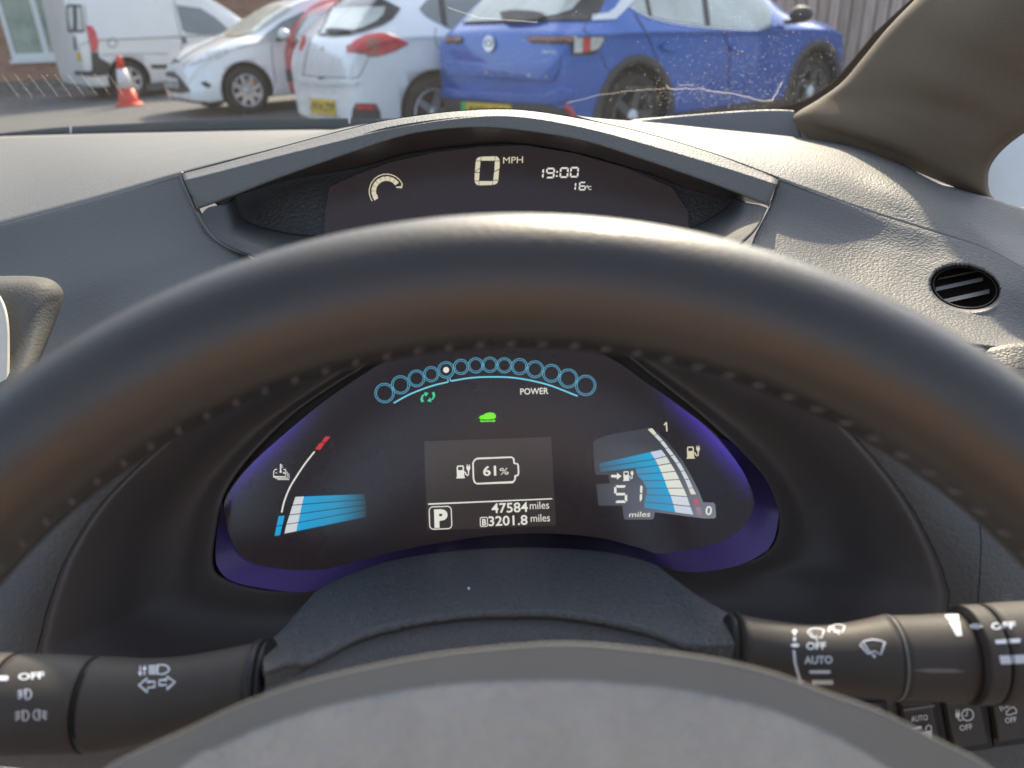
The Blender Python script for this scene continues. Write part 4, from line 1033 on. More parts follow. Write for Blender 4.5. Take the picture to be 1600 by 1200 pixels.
dg_.poly([(742.2, 267.4), (743.4, 252), (750.8, 252), (749.8, 262.2)])
dg_.poly([(743.6, 251), (745.4, 247.6), (749, 245.2), (751.2, 245), (751, 251)])
dg_.put('speed_digit', E_CREAM, spd, d=D1)
G2().text('MPH', 786, 255.5, 10.5, 31, .0, .06).rot(785, 255, -2).put('speed_unit', E_CREAM, spd, d=D1)
ck = G2()
for ch, x in (('1', 835.5), ('9', 852.5), ('0', 874), ('0', 890)): ck.seg(ch, x, 262.5 - (x - 841) * .035, 13.5, 16.5, 2.5, .08, .35)
ck.disc(870.5, 268.5, 1.5).disc(870, 275, 1.5)
ck.put('clock_digits', E_WHITE, spd, d=D1)
ck = G2(); ck.seg('1', 888.5, 284.5, 11, 13.5, 2.1, .08, .3); ck.seg('6', 904, 284, 11, 13.5, 2.1, .08, .3)
ck.text('C', 919, 296.5, 6, 5, .01).ring(917.6, 291.2, 1.3, .8, 10)
ck.put('temperature_digits', E_WHITE, spd, d=D1)
ar = G2()
C0 = (604, 299)
def arcp(r, a0, a1, n=24, c=C0): return [(c[0] + r * cos(radians(a0 + (a1 - a0) * i / n)), c[1] - r * sin(radians(a0 + (a1 - a0) * i / n))) for i in range(n + 1)]
for k in range(9):
    a0 = 218 - k * 20.5
    ar.ribbon(arcp(20, a0, a0 - 18.8, 4), 7)
ar.put('eco_gauge_bar', E_CREAM, spd, d=D1)
ar = G2().ribbon(arcp(27, 214, 22), 1.4).ribbon([(628, 288), (627.5, 292.5), (619, 292.5)], 1.8).ribbon([(583, 307), (587, 303), (590, 306)], 1.2)
ar.put('eco_gauge_outline', E_CREAM, spd, d=D1)

# =================================================================== INSTRUMENT CLUSTER
clu = thing('instrument_cluster', P(770, 760, .36), 'black instrument cluster with violet edge, blue bars and charge read-out behind steering wheel', 'instrument cluster')
SCR = [(350, 795), (362, 845), (392, 878), (450, 890), (510, 889), (560, 876), (640, 857), (720, 843), (790, 835), (870, 834), (940, 841), (1000, 856), (1032, 865), (1090, 856), (1130, 845), (1158, 826), (1175, 800), (1177, 775), (1160, 735), (1120, 680), (1060, 632), (1010, 598), (955, 560), (880, 530), (780, 520), (680, 530), (610, 560), (560, 590), (500, 632), (440, 682), (392, 725), (360, 765)]
M_SCR = mat('cluster_screen', (0.020, 0.016, 0.017), 0.28, ior=1.45, mottle=(9, 0.05), spec=0.12)
M_SCR.node_tree.nodes['Principled BSDF'].inputs['Emission Color'].default_value = (.013, .0095, .011, 1); M_SCR.node_tree.nodes['Principled BSDF'].inputs['Emission Strength'].default_value = 1 / EX
SCRP = [(p.x, p.y) for p in resample([Vector((x, y, 0)) for x, y in SCR], 240, True)]
o = G2().poly(SCRP).put('screen', M_SCR, clu, d=.3605); solid(o, .002)
o = G2().poly(scale_ring(LENS, 1.01)).put('backing_plate', M_BLACKM, clu, d=.3645); solid(o, .002)
# violet light guide round the screen
M_VIO = emat('violet_light_guide', (0.04, 0.02, 0.22), 1.0, vcol=True)
M_VIOS = M_SCR.copy(); M_VIOS.name = 'violet_edge_glow'
_a = M_VIOS.node_tree.nodes.new('ShaderNodeAttribute'); _a.attribute_name = 'glow'; M_VIOS.node_tree.links.new(_a.outputs['Color'], M_VIOS.node_tree.nodes['Principled BSDF'].inputs['Emission Color'])
def guide(inner, outer, cols, d0, d1, name='violet_light_guide'):
    n = len(inner); V = [P(x, y, d0) for x, y in inner] + [P(x, y, d1) for x, y in outer]
    Fc = [(i, i + 1, n + i + 1, n + i) for i in range(n - 1)]
    o = mk(name, V, Fc, M_VIO, clu, smooth=True, face_cam=True)
    at = o.data.color_attributes.new('glow', 'FLOAT_COLOR', 'POINT')
    for i, v in enumerate(o.data.vertices): at.data[i].color = (*cols[i], 1)
    return o
inn = SCR[:20]
out = [(346, 785), (337, 855), (343, 891), (374, 912), (460, 925), (505, 919), (600, 890), (690, 872), (780, 862), (880, 861), (960, 867), (1020, 881), (1065, 893), (1115, 891), (1165, 879), (1204, 853), (1216, 812), (1214, 790), (1194, 745), (1148, 695)]
lev = [.03, .5, 1.0, 1.25, 1.0, .6, .25, .12, .07, .05, .08, .2, .6, .9, 1.1, 1.1, .7, .35, .15, .05]
base = Vector((0.029, 0.020, 0.095))
inn_r = [(p.x, p.y) for p in resample([Vector((x, y, 0)) for x, y in inn], 100)]
out_r = [(p.x, p.y) for p in resample([Vector((x, y, 0)) for x, y in out], 100)]
lv = [max(.02, p.x) for p in resample([Vector((l, 0, 0)) for l in lev], 100)]
cols = [tuple(base * l * .75) for l in lv] + [tuple(base * l * .85) for l in lv]
guide(inn_r, out_r, cols, .3603, .352)
# glow strips along the upper edges of the screen
def strip(pa, pb, c0):
    n = len(pa)
    prof = [sin(pi * i / (n - 1)) ** 1.3 for i in range(n)]
    V = []
    for k_ in (0, .28, .62, 1): V += [P(x * (1 - k_) + u * k_, y * (1 - k_) + v * k_, .36035) for (x, y), (u, v) in zip(pa, pb)]
    Fc = grid_faces(4, n)
    o = mk('edge_glow', V, Fc, M_VIOS, clu, smooth=True, face_cam=True)
    at = o.data.color_attributes.new('glow', 'FLOAT_COLOR', 'POINT')
    bs = (.014, .0105, .012)
    for i in range(n):
        for r_, k_ in ((0, 1), (1, .45), (2, .12), (3, 0)):
            at.data[r_ * n + i].color = (*[c * prof[i] * k_ + q_ for c, q_ in zip(c0, bs)], 1)
curve2 = lambda pts, n=24: [(p.x, p.y) for p in resample([Vector((x, y, 0)) for x, y in pts], n)]
strip(curve2([(510, 625), (470, 657), (430, 691), (392, 727), (362, 765), (351, 800)]), curve2([(522, 642), (487, 680), (450, 716), (414, 752), (385, 785), (372, 810)]), (.04, .022, .26))
strip(curve2([(1014, 600), (1060, 634), (1104, 668), (1140, 708), (1165, 745), (1176, 785)]), curve2([(1008, 622), (1048, 664), (1085, 700), (1118, 738), (1140, 765), (1150, 790)]), (.05, .022, .40))
DC = .3598
bub = [(130, 312, 66), (235, 258, 62), (340, 216, 57), (437, 188, 52), (535, 160, 56), (633, 140, 52), (730, 130, 52), (823, 126, 52), (918, 130, 52), (1018, 138, 55), (1120, 156, 58), (1228, 182, 61), (1338, 216, 64), (1453, 262, 69)]
for i, (x, y, r) in enumerate(bub):
    cx, cy, r = 570 + x / 4.21, 540 + y / 4.21, r / 4.21
    q = G2().ring(cx, cy, r - .5, 1.0).ring(cx, cy, r - 3.1, .9)
    b = q.put('power_bubble', E_BLUE, clu, d=DC - .00002 * i)
    if i == 4: G2().disc(cx, cy, 4.6).put('power_marker', E_WHITE, b, d=DC - .0004)
L1 = curve2([(190, 378), (280, 328), (370, 290), (460, 260), (545, 240)], 20); L2 = curve2([(568, 233), (700, 212), (840, 206), (1000, 214), (1200, 256), (1400, 332)], 40)
q = G2()
for L in (L1, L2): q.ribbon([(570 + x / 4.21, 540 + y / 4.21) for x, y in L], 2.4)
q.ribbon([(699.5, 592), (700.5, 597)], 1.5).ribbon([(703, 591), (704, 596)], 1.5)
q.put('power_scale_line', E_CYAN, clu, d=DC)
G2().text('POWER', 813, 616.5, 10, 44, .014).rot(813, 616, -1.6).put('power_lettering', E_WHITE, clu, d=DC)
# regeneration arrows
q = G2()
for s in (0, 180):
    a = G2().ribbon([(660.5, 628), (658.6, 623), (660.5, 618), (664.5, 615.5)], lambda t: 1.2 + 3.2 * (1 - t) * 1.0).poly([(663, 612.5), (669.5, 614.2), (665, 620)]).rot(668.5, 620.5, s)
    b = len(q.v); q.v += a.v; q.f += [tuple(b + i for i in f) for f in a.f]
q.put('regeneration_symbol', E_TEAL, clu, d=DC)
# green ready car
q = G2().poly([(748, 652.5), (751, 649.5), (755, 648.5), (759, 645.6), (765, 644.4), (771, 645), (774.5, 648), (775, 652), (772.5, 654.5), (762, 655.6), (751, 655.2)])
q.poly([(749.5, 657.8), (753, 656), (753, 657.3), (771, 656.8), (771, 655.4), (774.5, 657.6), (771, 660), (771, 658.8), (753, 659.2), (753, 660.2)])
q.put('ready_symbol', E_GREEN, clu, d=DC)
# centre information panel
E_PANEL = emat('lcd_panel', (0.030, 0.022, 0.020), 1.0)
pan = G2().poly([(663, 690), (861, 683), (869, 821), (667, 829)]).put('information_screen', E_PANEL, clu, d=.3602); solid(pan, .0008)
DP = .3592
G2().poly([(669, 786.6), (863, 778.4), (863, 780.2), (669, 788.8)]).put('divider_line', E_WHITE, pan, d=DP)
pb = G2()
bo = [(742, 718.5), (745.5, 716.5), (799.5, 714.3), (802.5, 716.5), (803.5, 724), (808.3, 724.8), (809.6, 727), (810.3, 739.5), (809, 742.6), (805, 743.6), (804.6, 749.5), (801.5, 753.4), (745.5, 755.8), (741.6, 753.5), (739.8, 748), (739, 723)]
pb.ribbon(bo, 2.4, True); pb.put('battery_outline', E_WHITE, pan, d=DP)
G2().text('61', 755, 743.4, 15.5, 20.5, .02).text('%', 781, 742.8, 11, 14, .0).rot(755, 743, -2.2).put('charge_lettering', E_WHITE, pan, d=DP)
def pump(name, x, y, k, parent, d, m_=E_WHITE):
    q = G2().poly([(0, 20), (13, 20), (13, 18.3), (0, 18.3)]).poly([(1.2, 8), (12, 8), (12, 18.5), (1.2, 18.5)]).poly([(1.2, 3.5), (3.2, 1.2), (3.2, 8.2), (1.2, 8.2)]).poly([(10, 1.2), (12, 3.2), (12, 8.2), (10, 8.2)]).poly([(2.4, 1), (11, 1), (11.8, 3), (1.6, 3)])
    q.ribbon([(12, 11), (14, 11.5), (14.6, 14.6), (16.5, 16.2), (18.2, 14.8), (18.6, 9)], 1.5).poly([(15.6, 2.8), (21.4, 2.8), (21.2, 6.5), (19.6, 9.4), (17.4, 9.4), (15.8, 6.5)]).ribbon([(17, 3), (17, 0)], 1.3).ribbon([(20, 3), (20, 0)], 1.3)
    q.v = [(x + a * k, y + b * k) for a, b in q.v]; q.rot(x, y, -2.4)
    return q.put(name, m_, parent, d=d)
pump('charge_symbol', 712, 726.5, 1.06, pan, DP)
G2().rrect(671, 791.5, 705.5, 826.5, 6, 1.5).rot(688, 809, -2).put('gear_frame', E_WHITE, pan, d=DP)
G2().text('P', 678.5, 822.8, 27, 21, .05).rot(688, 809, -2).put('gear_letter', E_WHITE, pan, d=DP)
G2().text('47584', 768, 801.6, 15.5, 57, .015).rot(768, 800, -2.2).put('odometer_lettering', E_WHITE, pan, d=DP)
G2().text('miles', 828, 795.8, 12.6, 30, .0).rot(828, 795, -2.2).put('unit_lettering', E_WHITE, pan, d=DP)
G2().rrect(750.5, 808.4, 761.6, 822.5, 2, 1.3).rot(756, 815, -2).text('B', 753.3, 820.6, 10, 6.4, .03).put('trip_letter', E_WHITE, pan, d=DP)
G2().text('3201.8', 763.5, 821.8, 15.5, 61, .015).rot(763, 821, -2.2).put('trip_lettering', E_WHITE, pan, d=DP)
G2().text('miles', 829.5, 815.6, 12.6, 30, .0).rot(829.5, 815, -2.2).put('unit_lettering', E_WHITE, pan, d=DP)
# battery temperature gauge (crop coords /4 + (400,560))
c4 = lambda L: [(400 + x / 4, 560 + y / 4) for x, y in L]
q = G2().ribbon(curve2(c4([(160, 963), (178, 890), (210, 810), (255, 735), (305, 660), (366, 582)]), 24), 2.4); q.put('temperature_scale_line', E_WHITE, clu, d=DC)
for a in ([(400, 527), (431, 526), (402, 572), (369, 567)], [(435, 487), (466, 490), (437, 523), (410, 522)]): G2().poly(c4(a)).put('hot_mark', E_RED, clu, d=DC)
bl, wh, dk = (0.0, .34, .66), (.60, .64, .66), (.012, .03, .04)
for a in ([(142, 985), (178, 983), (166, 1040), (129, 1045)], [(128, 1050), (164, 1046), (150, 1105), (116, 1110)]): glow_poly('cold_mark', c4(a), [bl] * 4, E_BAR, clu, DC)
bars = [((247, 865), (300, 863), (675, 848), (683, 880), (288, 910), (230, 915)), ((228, 920), (287, 915), (683, 884), (686, 913), (276, 968), (211, 975)), ((209, 980), (275, 973), (686, 917), (689, 945), (264, 1024), (192, 1034)), ((190, 1039), (262, 1029), (689, 949), (690, 990), (252, 1080), (178, 1095))]
for b in bars:
    a = c4(b)
    glow_poly('temperature_bar_white', [a[0], a[1], a[4], a[5]], [wh] * 4, E_BAR, clu, DC)
    m0 = (a[1][0] * .45 + a[2][0] * .55, a[1][1] * .45 + a[2][1] * .55); m1 = (a[4][0] * .45 + a[3][0] * .55, a[4][1] * .45 + a[3][1] * .55)
    glow_poly('temperature_bar', [a[1], m0, m1, a[4]], [bl, (.0, .28, .5), (.01, .24, .42), bl], E_BAR, clu, DC)
    glow_poly('temperature_bar', [m0, a[2], a[3], m1], [(.0, .28, .5), dk, dk, (.01, .24, .42)], E_BAR, clu, DC)
q = G2().ribbon([(427.5, 737), (427.5, 745), (446.5, 745), (446.5, 737)], 1.4).ribbon([(427.5, 737), (430, 733.5), (433, 733.5)], 1.3).ribbon([(446.5, 737), (446, 733.5), (442.5, 733.5)], 1.3)
q.ribbon([(438.5, 737.5), (438.5, 725)], 1.8).disc(438.5, 737, 1.8).ribbon([(438.5, 727), (442, 727)], 1).ribbon([(438.5, 730), (442, 730)], 1).ribbon([(430, 739), (433, 739)], 1.2).ribbon([(442, 739), (445.5, 739)], 1.2).ribbon([(443.7, 737.3), (443.7, 740.7)], 1.2)
q.ribbon([(430, 747.3), (449, 747.3), (449, 737)], 1.1).ribbon([(433, 749.2), (451.4, 749.2), (451.4, 740)], 1.1)
q.put('battery_heat_symbol', E_WHITE, clu, d=DC)
# right range gauge (crop coords /6 + (900,640))
c6 = lambda L: [(900 + x / 6, 640 + y / 6) for x, y in L]
E_ZONE = emat('lcd_zone', (0.052, 0.054, 0.064), 1.0, vcol=True)
zone = G2().poly(c6([(160, 300), (230, 262), (330, 232), (700, 170), (760, 205), (860, 300), (1000, 480), (1090, 640), (1150, 760), (1192, 868), (1290, 872), (1306, 890), (1314, 1000), (1300, 1020), (1195, 1020), (740, 962), (728, 1022), (712, 1030), (460, 1033), (448, 1020), (434, 900), (210, 900), (190, 700), (320, 690), (300, 612), (184, 610), (172, 560)])).put('range_panel', E_ZONE, clu, d=.3602)
at = zone.data.color_attributes.new('glow', 'FLOAT_COLOR', 'POINT')
for i, v in enumerate(zone.data.vertices):
    q_ = pix(v.co + clu.location); t = max(0, min(1, (q_[1] - 690) / 110)) * max(0.15, min(1, (q_[0] - 930) / 150))
    k = (.030 + .15 * t, .030 + .165 * t, .036 + .20 * t)  # daylight reflection painted into the panel glow, grey-blue towards the lower right
    at.data[i].color = (*k, 1)
glow_l = [((700, 398), (800, 376), (840, 430), (735, 458), (215, 500), (232, 545)), ((738, 464), (843, 438), (880, 498), (765, 520), (560, 548), (240, 550)),]
ww = [((697, 398), (800, 377), (845, 433), (738, 460)), ((742, 467), (848, 441), (884, 500), (770, 520)), ((773, 527), (889, 508), (930, 574), (801, 588)), ((804, 595), (933, 582), (968, 650), (830, 660)), ((833, 667), (970, 658), (1006, 732), (855, 733)), ((860, 741), (1010, 740), (1040, 812), (885, 800)), ((888, 808), (1042, 820), (1070, 903), (912, 886)), ((914, 895), (1073, 912), (1100, 985), (930, 962))]
bw = [((215, 505), (697, 398), (738, 460), (225, 543)), ((222, 552), (742, 467), (770, 520), (232, 583)), ((560, 553), (773, 527), (801, 588), (568, 604)), ((570, 612), (804, 595), (830, 660), (620, 664)), ((625, 671), (833, 667), (855, 733), (660, 733)), ((665, 741), (860, 741), (885, 800), (662, 795)), ((660, 803), (888, 808), (912, 886), (640, 862)), ((640, 870), (914, 895), (930, 962), (640, 920))]
wc = [(.55, .60, .74), (.66, .67, .62), (.72, .74, .64), (.72, .74, .64), (.72, .74, .66), (.72, .74, .66), (.62, .67, .74), (.58, .64, .74)]
for k in range(8):
    glow_poly('range_bar_white', c6(ww[k]), [wc[k]] * 4, E_BAR, clu, DC)
    far = (.03, .10, .17) if k < 2 else (.05, .24, .42); near = (.0, .36, .66) if k < 6 else (.03, .33, .62)
    glow_poly('range_bar', c6(bw[k]), [far, near, near, far], E_BAR, clu, DC)
tick = [((672, 184), (714, 174), (758, 230), (728, 240)), ((732, 245), (764, 234), (814, 288), (784, 298)), ((788, 304), (820, 293), (866, 355), (836, 362)), ((838, 368), (870, 360), (916, 420), (884, 430)), ((887, 436), (922, 426), (968, 492), (936, 500)), ((938, 506), (974, 498), (1016, 570), (982, 576)), ((984, 582), (1018, 576), (1058, 648), (1020, 654)), ((1023, 660), (1060, 655), (1094, 730), (1054, 735)), ((1056, 741), (1096, 737), (1126, 793), (1078, 795))]
for k, t_ in enumerate(tick): glow_poly('charge_tick', c6(t_), [(.72, .70, .55) if k in (0, 8) else (.62, .66, .68)] * 4, E_BAR, clu, DC)
glow_poly('low_mark', c6([(1095, 835), (1140, 830), (1160, 895), (1110, 900)]), [(.42, .10, .14)] * 4, E_BAR, clu, DC)
glow_poly('low_mark', c6([(1120, 915), (1165, 910), (1185, 990), (1135, 985)]), [(.30, .20, .26)] * 4, E_BAR, clu, DC)
G2().poly([(1037, 663), (1040.2, 659.5), (1042.2, 659.5), (1043.2, 674), (1041, 674), (1040.2, 663), (1037.4, 665.4)]).put('scale_number', E_CREAM, clu, d=DC)
G2().text('0', 1102.5, 804.5, 14.5, 10, .015).rot(1107, 797, 5).put('scale_number', E_WHITE, clu, d=DC)
pump('charge_symbol', 1072, 697, 1.0, clu, DC, E_CREAM)
pump('charge_symbol', 973, 736, .78, clu, DC)
G2().poly([(955, 742), (964, 742), (964, 738.5), (971, 744), (964, 749.5), (964, 746), (955, 746)]).put('arrow_symbol', E_WHITE, clu, d=DC)
q = G2().seg('5', 959.5, 758.3, 20.5, 27.5, 3.8, .0, .5); q.poly([(1002.5, 758.5), (1004, 761), (1003.2, 771), (1000, 769), (1000.5, 759)]).poly([(1000, 772), (1003.2, 772), (1003.2, 780), (999.8, 784), (999.6, 774)])
q.put('range_digits', E_WHITE, clu, d=DC)
G2().text('miles', 982.5, 808, 8.6, 33, .006, .25).rot(982, 808, -1.5).put('unit_lettering', E_WHITE, clu, d=DC)

# clear curved cover lens over the whole cluster
LN = bpy.data.materials.new('clear_cover_lens'); LN.use_nodes = True
_t = LN.node_tree; _t.nodes.clear()
_o, _a, _b, _m, _f = nn(_t, 'ShaderNodeOutputMaterial'), nn(_t, 'ShaderNodeBsdfTransparent'), nn(_t, 'ShaderNodeBsdfGlossy'), nn(_t, 'ShaderNodeMixShader'), nn(_t, 'ShaderNodeFresnel')
_f.inputs[0].default_value = 1.5; _b.inputs['Roughness'].default_value = .22
_t.links.new(_f.outputs[0], _m.inputs[0]); _t.links.new(_a.outputs[0], _m.inputs[1]); _t.links.new(_b.outputs[0], _m.inputs[2]); _t.links.new(_m.outputs[0], _o.inputs[0])
sm = lambda v: (lambda q: q * q * (3 - 2 * q))(max(0.0, min(1.0, v)))
def lensd(x, y): return P(x, y, .3588 - .0095 * sm((y - 660) / 380) * 2.9 * sm((x - 880) / 260))
G2().poly(SCRP).refine(9).put('cover_lens', LN, clu, plane=lensd, smooth=True)

# =================================================================== STEERING COLUMN COVER
shr = thing('steering_column_cover', P(780, 960, .27), 'dark grainy plastic cover of the steering column between the two stalks', 'column cover')
a0 = [(410, 1010, .262), (440, 985, .285), (475, 945, .305), (510, 915, .325), (600, 880, .340), (700, 863, .345), (790, 857, .347), (880, 858, .346), (960, 866, .342), (1020, 882, .332), (1045, 898, .318), (1090, 930, .295), (1144, 962, .268)]
a1 = [(412, 1030, .252), (445, 1010, .268), (478, 975, .288), (520, 946, .300), (605, 922, .310), (700, 908, .313), (790, 902, .314), (880, 903, .313), (960, 911, .310), (1020, 925, .303), (1052, 935, .296), (1095, 955, .278), (1146, 985, .256)]
a2 = [(414, 1050, .247), (450, 1035, .255), (485, 1032, .262), (560, 994, .272), (640, 972, .278), (720, 960, .281), (790, 957, .282), (870, 958, .281), (950, 970, .278), (1020, 987, .272), (1065, 1005, .265), (1105, 1010, .258), (1147, 1008, .250)]
a3 = [(p[0], p[1] + (8 if 460 < p[0] < 1100 else 25), p[2] + .003) for p in a2]
a4 = [(p[0], p[1] + 55, p[2] - .004) for p in a3]
a5 = [(p[0], p[1] + 200, p[2] - .01) for p in a4]
M_SHROUDL = mat('shroud_lower_plastic', (0.12, 0.122, 0.128), 0.5, bumpnoise=(900, 0.0008), mottle=(1100, 0.2), spec=0.4)
loft('upper_cover', [PX([(p[0], p[1] + 10, p[2] + .02) for p in a0]), PX(a0), PX(a1), PX(a2)], M_SHROUD, shr, nu=110, nv=30, th=.002)
loft('upper_cover_edge', [PX(a2), PX(a3)], M_SHROUD, shr, nu=110, nv=3, th=0)
loft('lower_cover', [PX(a3), PX(a4), PX(a5)], M_SHROUDL, shr, nu=110, nv=14, th=.002)
mk('dust_speck', [P(730, 918, .300), P(734, 917, .300), P(734, 921, .2995), P(731, 921, .2995)], [(0, 1, 2, 3)], M_PRINT, shr, smooth=False, face_cam=True)

# =================================================================== STALKS
def stalk(parent, prof, d0, slope, name, m_, ratio=.92, cap=True):
    """prof = [(px, ytop, ybot)] along the stalk; d0 + slope*px gives the axis depth"""
    cs = []
    for x, yt, yb in prof:
        d = d0 + slope * x; a, b = P(x, yt, d), P(x, yb, d); cs.append(((a + b) / 2, (a - b).length / 2, (a - b).normalized()))
    V = []; n = 48
    for c, r, up in cs:
        side = F
        for k in range(n):
            t = 2 * pi * k / n; V.append(c + up * (r * cos(t)) + side * (-r * ratio * sin(t)))
    Fc = grid_faces(len(prof), n, True)
    if cap: Fc += [tuple(range(n)), tuple(range((len(prof) - 1) * n, len(prof) * n))]
    o = mk(name, V, Fc, m_, parent)
    bm = bmesh.new(); bm.from_mesh(o.data); bmesh.ops.recalc_face_normals(bm, faces=bm.faces[:]); bm.to_mesh(o.data); bm.free()
    o.data.polygons.foreach_set('use_smooth', [len(p.vertices) == 4 for p in o.data.polygons])
    return o
ls = thing('lamp_stalk', P(200, 1095, .25), 'left stalk with turn signal arrows and fog lamp symbols, ribbed collar reading OFF', 'control stalk')
dens = lambda L, n=24: [tuple(v) for v in bylen([Vector(p) for p in L], n)]
p1 = stalk(ls, dens([(148, 1029, 1172), (180, 1030, 1168), (222, 1032, 1160), (262, 1030, 1150), (300, 1025, 1140), (350, 1016, 1128), (402, 1005, 1118)]), .252, .00001, 'stalk_body', M_STALK)
p2 = stalk(ls, dens([(21, 1024.5, 1176), (80, 1026, 1174), (143, 1029, 1172)], 12), .2515, .00001, 'lamp_collar', M_STALK)
p3 = stalk(ls, dens([(-160, 1030, 1168), (-120, 1024, 1176), (-60, 1023, 1177), (16, 1023.5, 1176.5)], 12), .2515, .00001, 'stalk_end', M_STALK)
stalk(ls, [(14, 1029, 1171), (24, 1029, 1171)], .2515, 0, 'collar_gap', M_GAP)
stalk(ls, [(141, 1033, 1168), (150, 1033, 1168)], .2525, 0, 'collar_gap', M_GAP)
stalk(ls, [(398, 1002, 1122), (405, 1001, 1124), (409, 1003, 1122)], .256, 0, 'joint_boot', M_STALKD)
stalk(ls, [(408, 1006, 1120), (420, 1000, 1126)], .258, 0, 'joint_boot', M_STALKD)
bv = bvh_of(p1, p2, p3)
c3 = lambda L: [(x / 3.636, 980 + y / 3.636) for x, y in L]
kw = dict(bvh=bv, off=.00018)
G2().text('OFF', 29, 1063, 10.5, 41, .03).rot(29, 1063, -4).put('lettering', M_PRINT, ls, **kw)
G2().poly([(0, 1056), (13, 1056), (14, 1060), (12, 1064), (-10, 1064), (-10, 1056)]).put('index_mark', M_PRINT, ls, **kw)
def foglamp(x, y, k, flip=1):
    q = G2().ribbon([(x + flip * a * k, y + b * k) for a, b in [(2, -7), (2, 7), (6, 6.5), (9.5, 3), (9.8, -2.5), (7, -6.5)]], 1.9, True)
    for b in (-4.5, -.5, 3.5): q.ribbon([(x - flip * 9 * k, y + (b + 1) * k), (x - flip * 1 * k, y + (b - 1) * k)], 1.6)
    q.ribbon([(x - flip * 6 * k, y - 6 * k), (x - flip * 4 * k, y), (x - flip * 6.5 * k, y + 7 * k)], 1.6)
    return q
foglamp(38, 1085, 1.15).put('fog_lamp_symbol', M_PRINT, ls, **kw)
foglamp(34, 1118, 1.15).put('fog_lamp_symbol', M_PRINTD, ls, **kw)
foglamp(64, 1117, 1.15, -1).put('fog_lamp_symbol', M_PRINTD, ls, **kw)
q = G2().ribbon(c3([(895, 218), (895, 268), (930, 268), (955, 255), (963, 240), (950, 222), (925, 216)]), 1.8, True)
for k in range(5): q.ribbon(c3([(845, 222 + k * 11), (888, 222 + k * 11)]), 1.7)
q.ribbon(c3([(797, 222), (797, 262)]), 1.8).poly(c3([(784, 258), (810, 258), (797, 280)])).ribbon(c3([(822, 238), (822, 276)]), 1.8).poly(c3([(809, 242), (835, 242), (822, 218)]))
q.put('high_beam_symbol', M_PRINT, ls, **kw)
for pts in ([(790, 330), (838, 290), (838, 312), (880, 310), (880, 340), (840, 344), (840, 370)], [(995, 312), (948, 280), (948, 300), (906, 302), (906, 330), (948, 328), (948, 354)]):
    G2().ribbon(c3(pts), 2.1, True).put('turn_arrow_symbol', M_PRINT, ls, **kw)

rs = thing('wiper_stalk', P(1380, 1030, .25), 'right stalk with wiper symbols reading OFF and AUTO', 'control stalk')
q1 = stalk(rs, dens([(1157, 962, 1050), (1190, 968, 1058), (1230, 974, 1068), (1270, 978, 1076), (1310, 977, 1082), (1350, 971, 1086), (1387, 963, 1091)]), .252, 0, 'stalk_body', M_STALK)
q2 = stalk(rs, dens([(1393, 964, 1091), (1440, 963, 1092), (1500, 960, 1094)], 12), .2515, 0, 'wiper_collar', M_STALK)
q3 = stalk(rs, dens([(1507, 948, 1097), (1535, 946.5, 1097)], 6), .2495, 0, 'index_collar', M_STALK)
q4 = stalk(rs, dens([(1540, 946, 1098), (1600, 942, 1099), (1720, 938, 1100), (1760, 945, 1092)], 16), .2495, 0, 'stalk_end', M_STALK)
stalk(rs, [(1385, 967, 1086), (1395, 967, 1088)], .2525, 0, 'collar_gap', M_GAP)
stalk(rs, [(1388, 962, 1092), (1391.5, 962, 1092)], .2518, 0, 'collar_rim', M_SLAT)
stalk(rs, [(1498, 964, 1090), (1510, 964, 1090)], .2525, 0, 'collar_gap', M_GAP)
stalk(rs, [(1533, 951, 1093), (1542, 951, 1093)], .2505, 0, 'collar_gap', M_GAP)
stalk(rs, [(1150, 958, 1046), (1154, 957, 1048), (1158, 962, 1046)], .256, 0, 'joint_boot', M_STALKD)
stalk(rs, [(1138, 962, 1046), (1151, 957, 1046)], .258, 0, 'joint_boot', M_STALKD)
bv = bvh_of(q1, q2, q3, q4); kw = dict(bvh=bv, off=.00018)
c5 = lambda L: [(1300 + x / 5.333, 900 + y / 5.333) for x, y in L]
c7 = lambda L: [(1080 + x / 3.077, 900 + y / 3.077) for x, y in L]
G2().text('OFF', 1259.5, 1015, 11.5, 31, .02).rot(1259, 1015, -1).put('lettering', M_PRINT, rs, **kw)
G2().text('AUTO', 1256.5, 1037, 12, 44, .02).rot(1256, 1037, -1).put('lettering', M_PRINT, rs, **kw)
def wiper(L, mapf, wd):
    q = G2(); s = lambda a: mapf(a)
    q.ribbon(s([(232, 575), (265, 545), (330, 530), (400, 538), (440, 555), (405, 655), (350, 625), (300, 648)]), wd, True)
    q.ribbon(s([(262, 560), (318, 640), (352, 668)]), wd * .9).disc(*s([(350, 668)])[0], wd * 1.2)
    return q
wiper(None, c5, 2.1).put('rear_wiper_symbol', M_PRINT, rs, **kw)
mm = lambda cx, cy, k: (lambda L: [(cx + (x - 335) / 5.333 * k, cy + (y - 600) / 5.333 * k) for x, y in L])
wiper(None, mm(1274, 991, .68), 1.4).put('mist_wiper_symbol', M_PRINT, rs, **kw)
wiper(None, mm(1309, 983.5, .55), 1.3).put('washer_symbol', M_PRINT, rs, **kw)
G2().poly([(1295, 980), (1299, 978), (1296, 989), (1293, 986)]).put('washer_symbol', M_PRINT, rs, **kw)
G2().poly([(1236, 988), (1241, 983.5), (1247, 987), (1243.5, 988.5), (1243.5, 993), (1239, 993), (1239, 989)]).rect(1239, 996, 1243.5, 1002).disc(1242, 1008.5, 6.5, 3.2).ribbon([(1240, 1016), (1242, 1035), (1246, 1050), (1250, 1062)], 4.2).poly([(1244, 1061), (1257, 1063), (1252, 1069)]).put('mode_arrow', M_PRINT, rs, **kw)
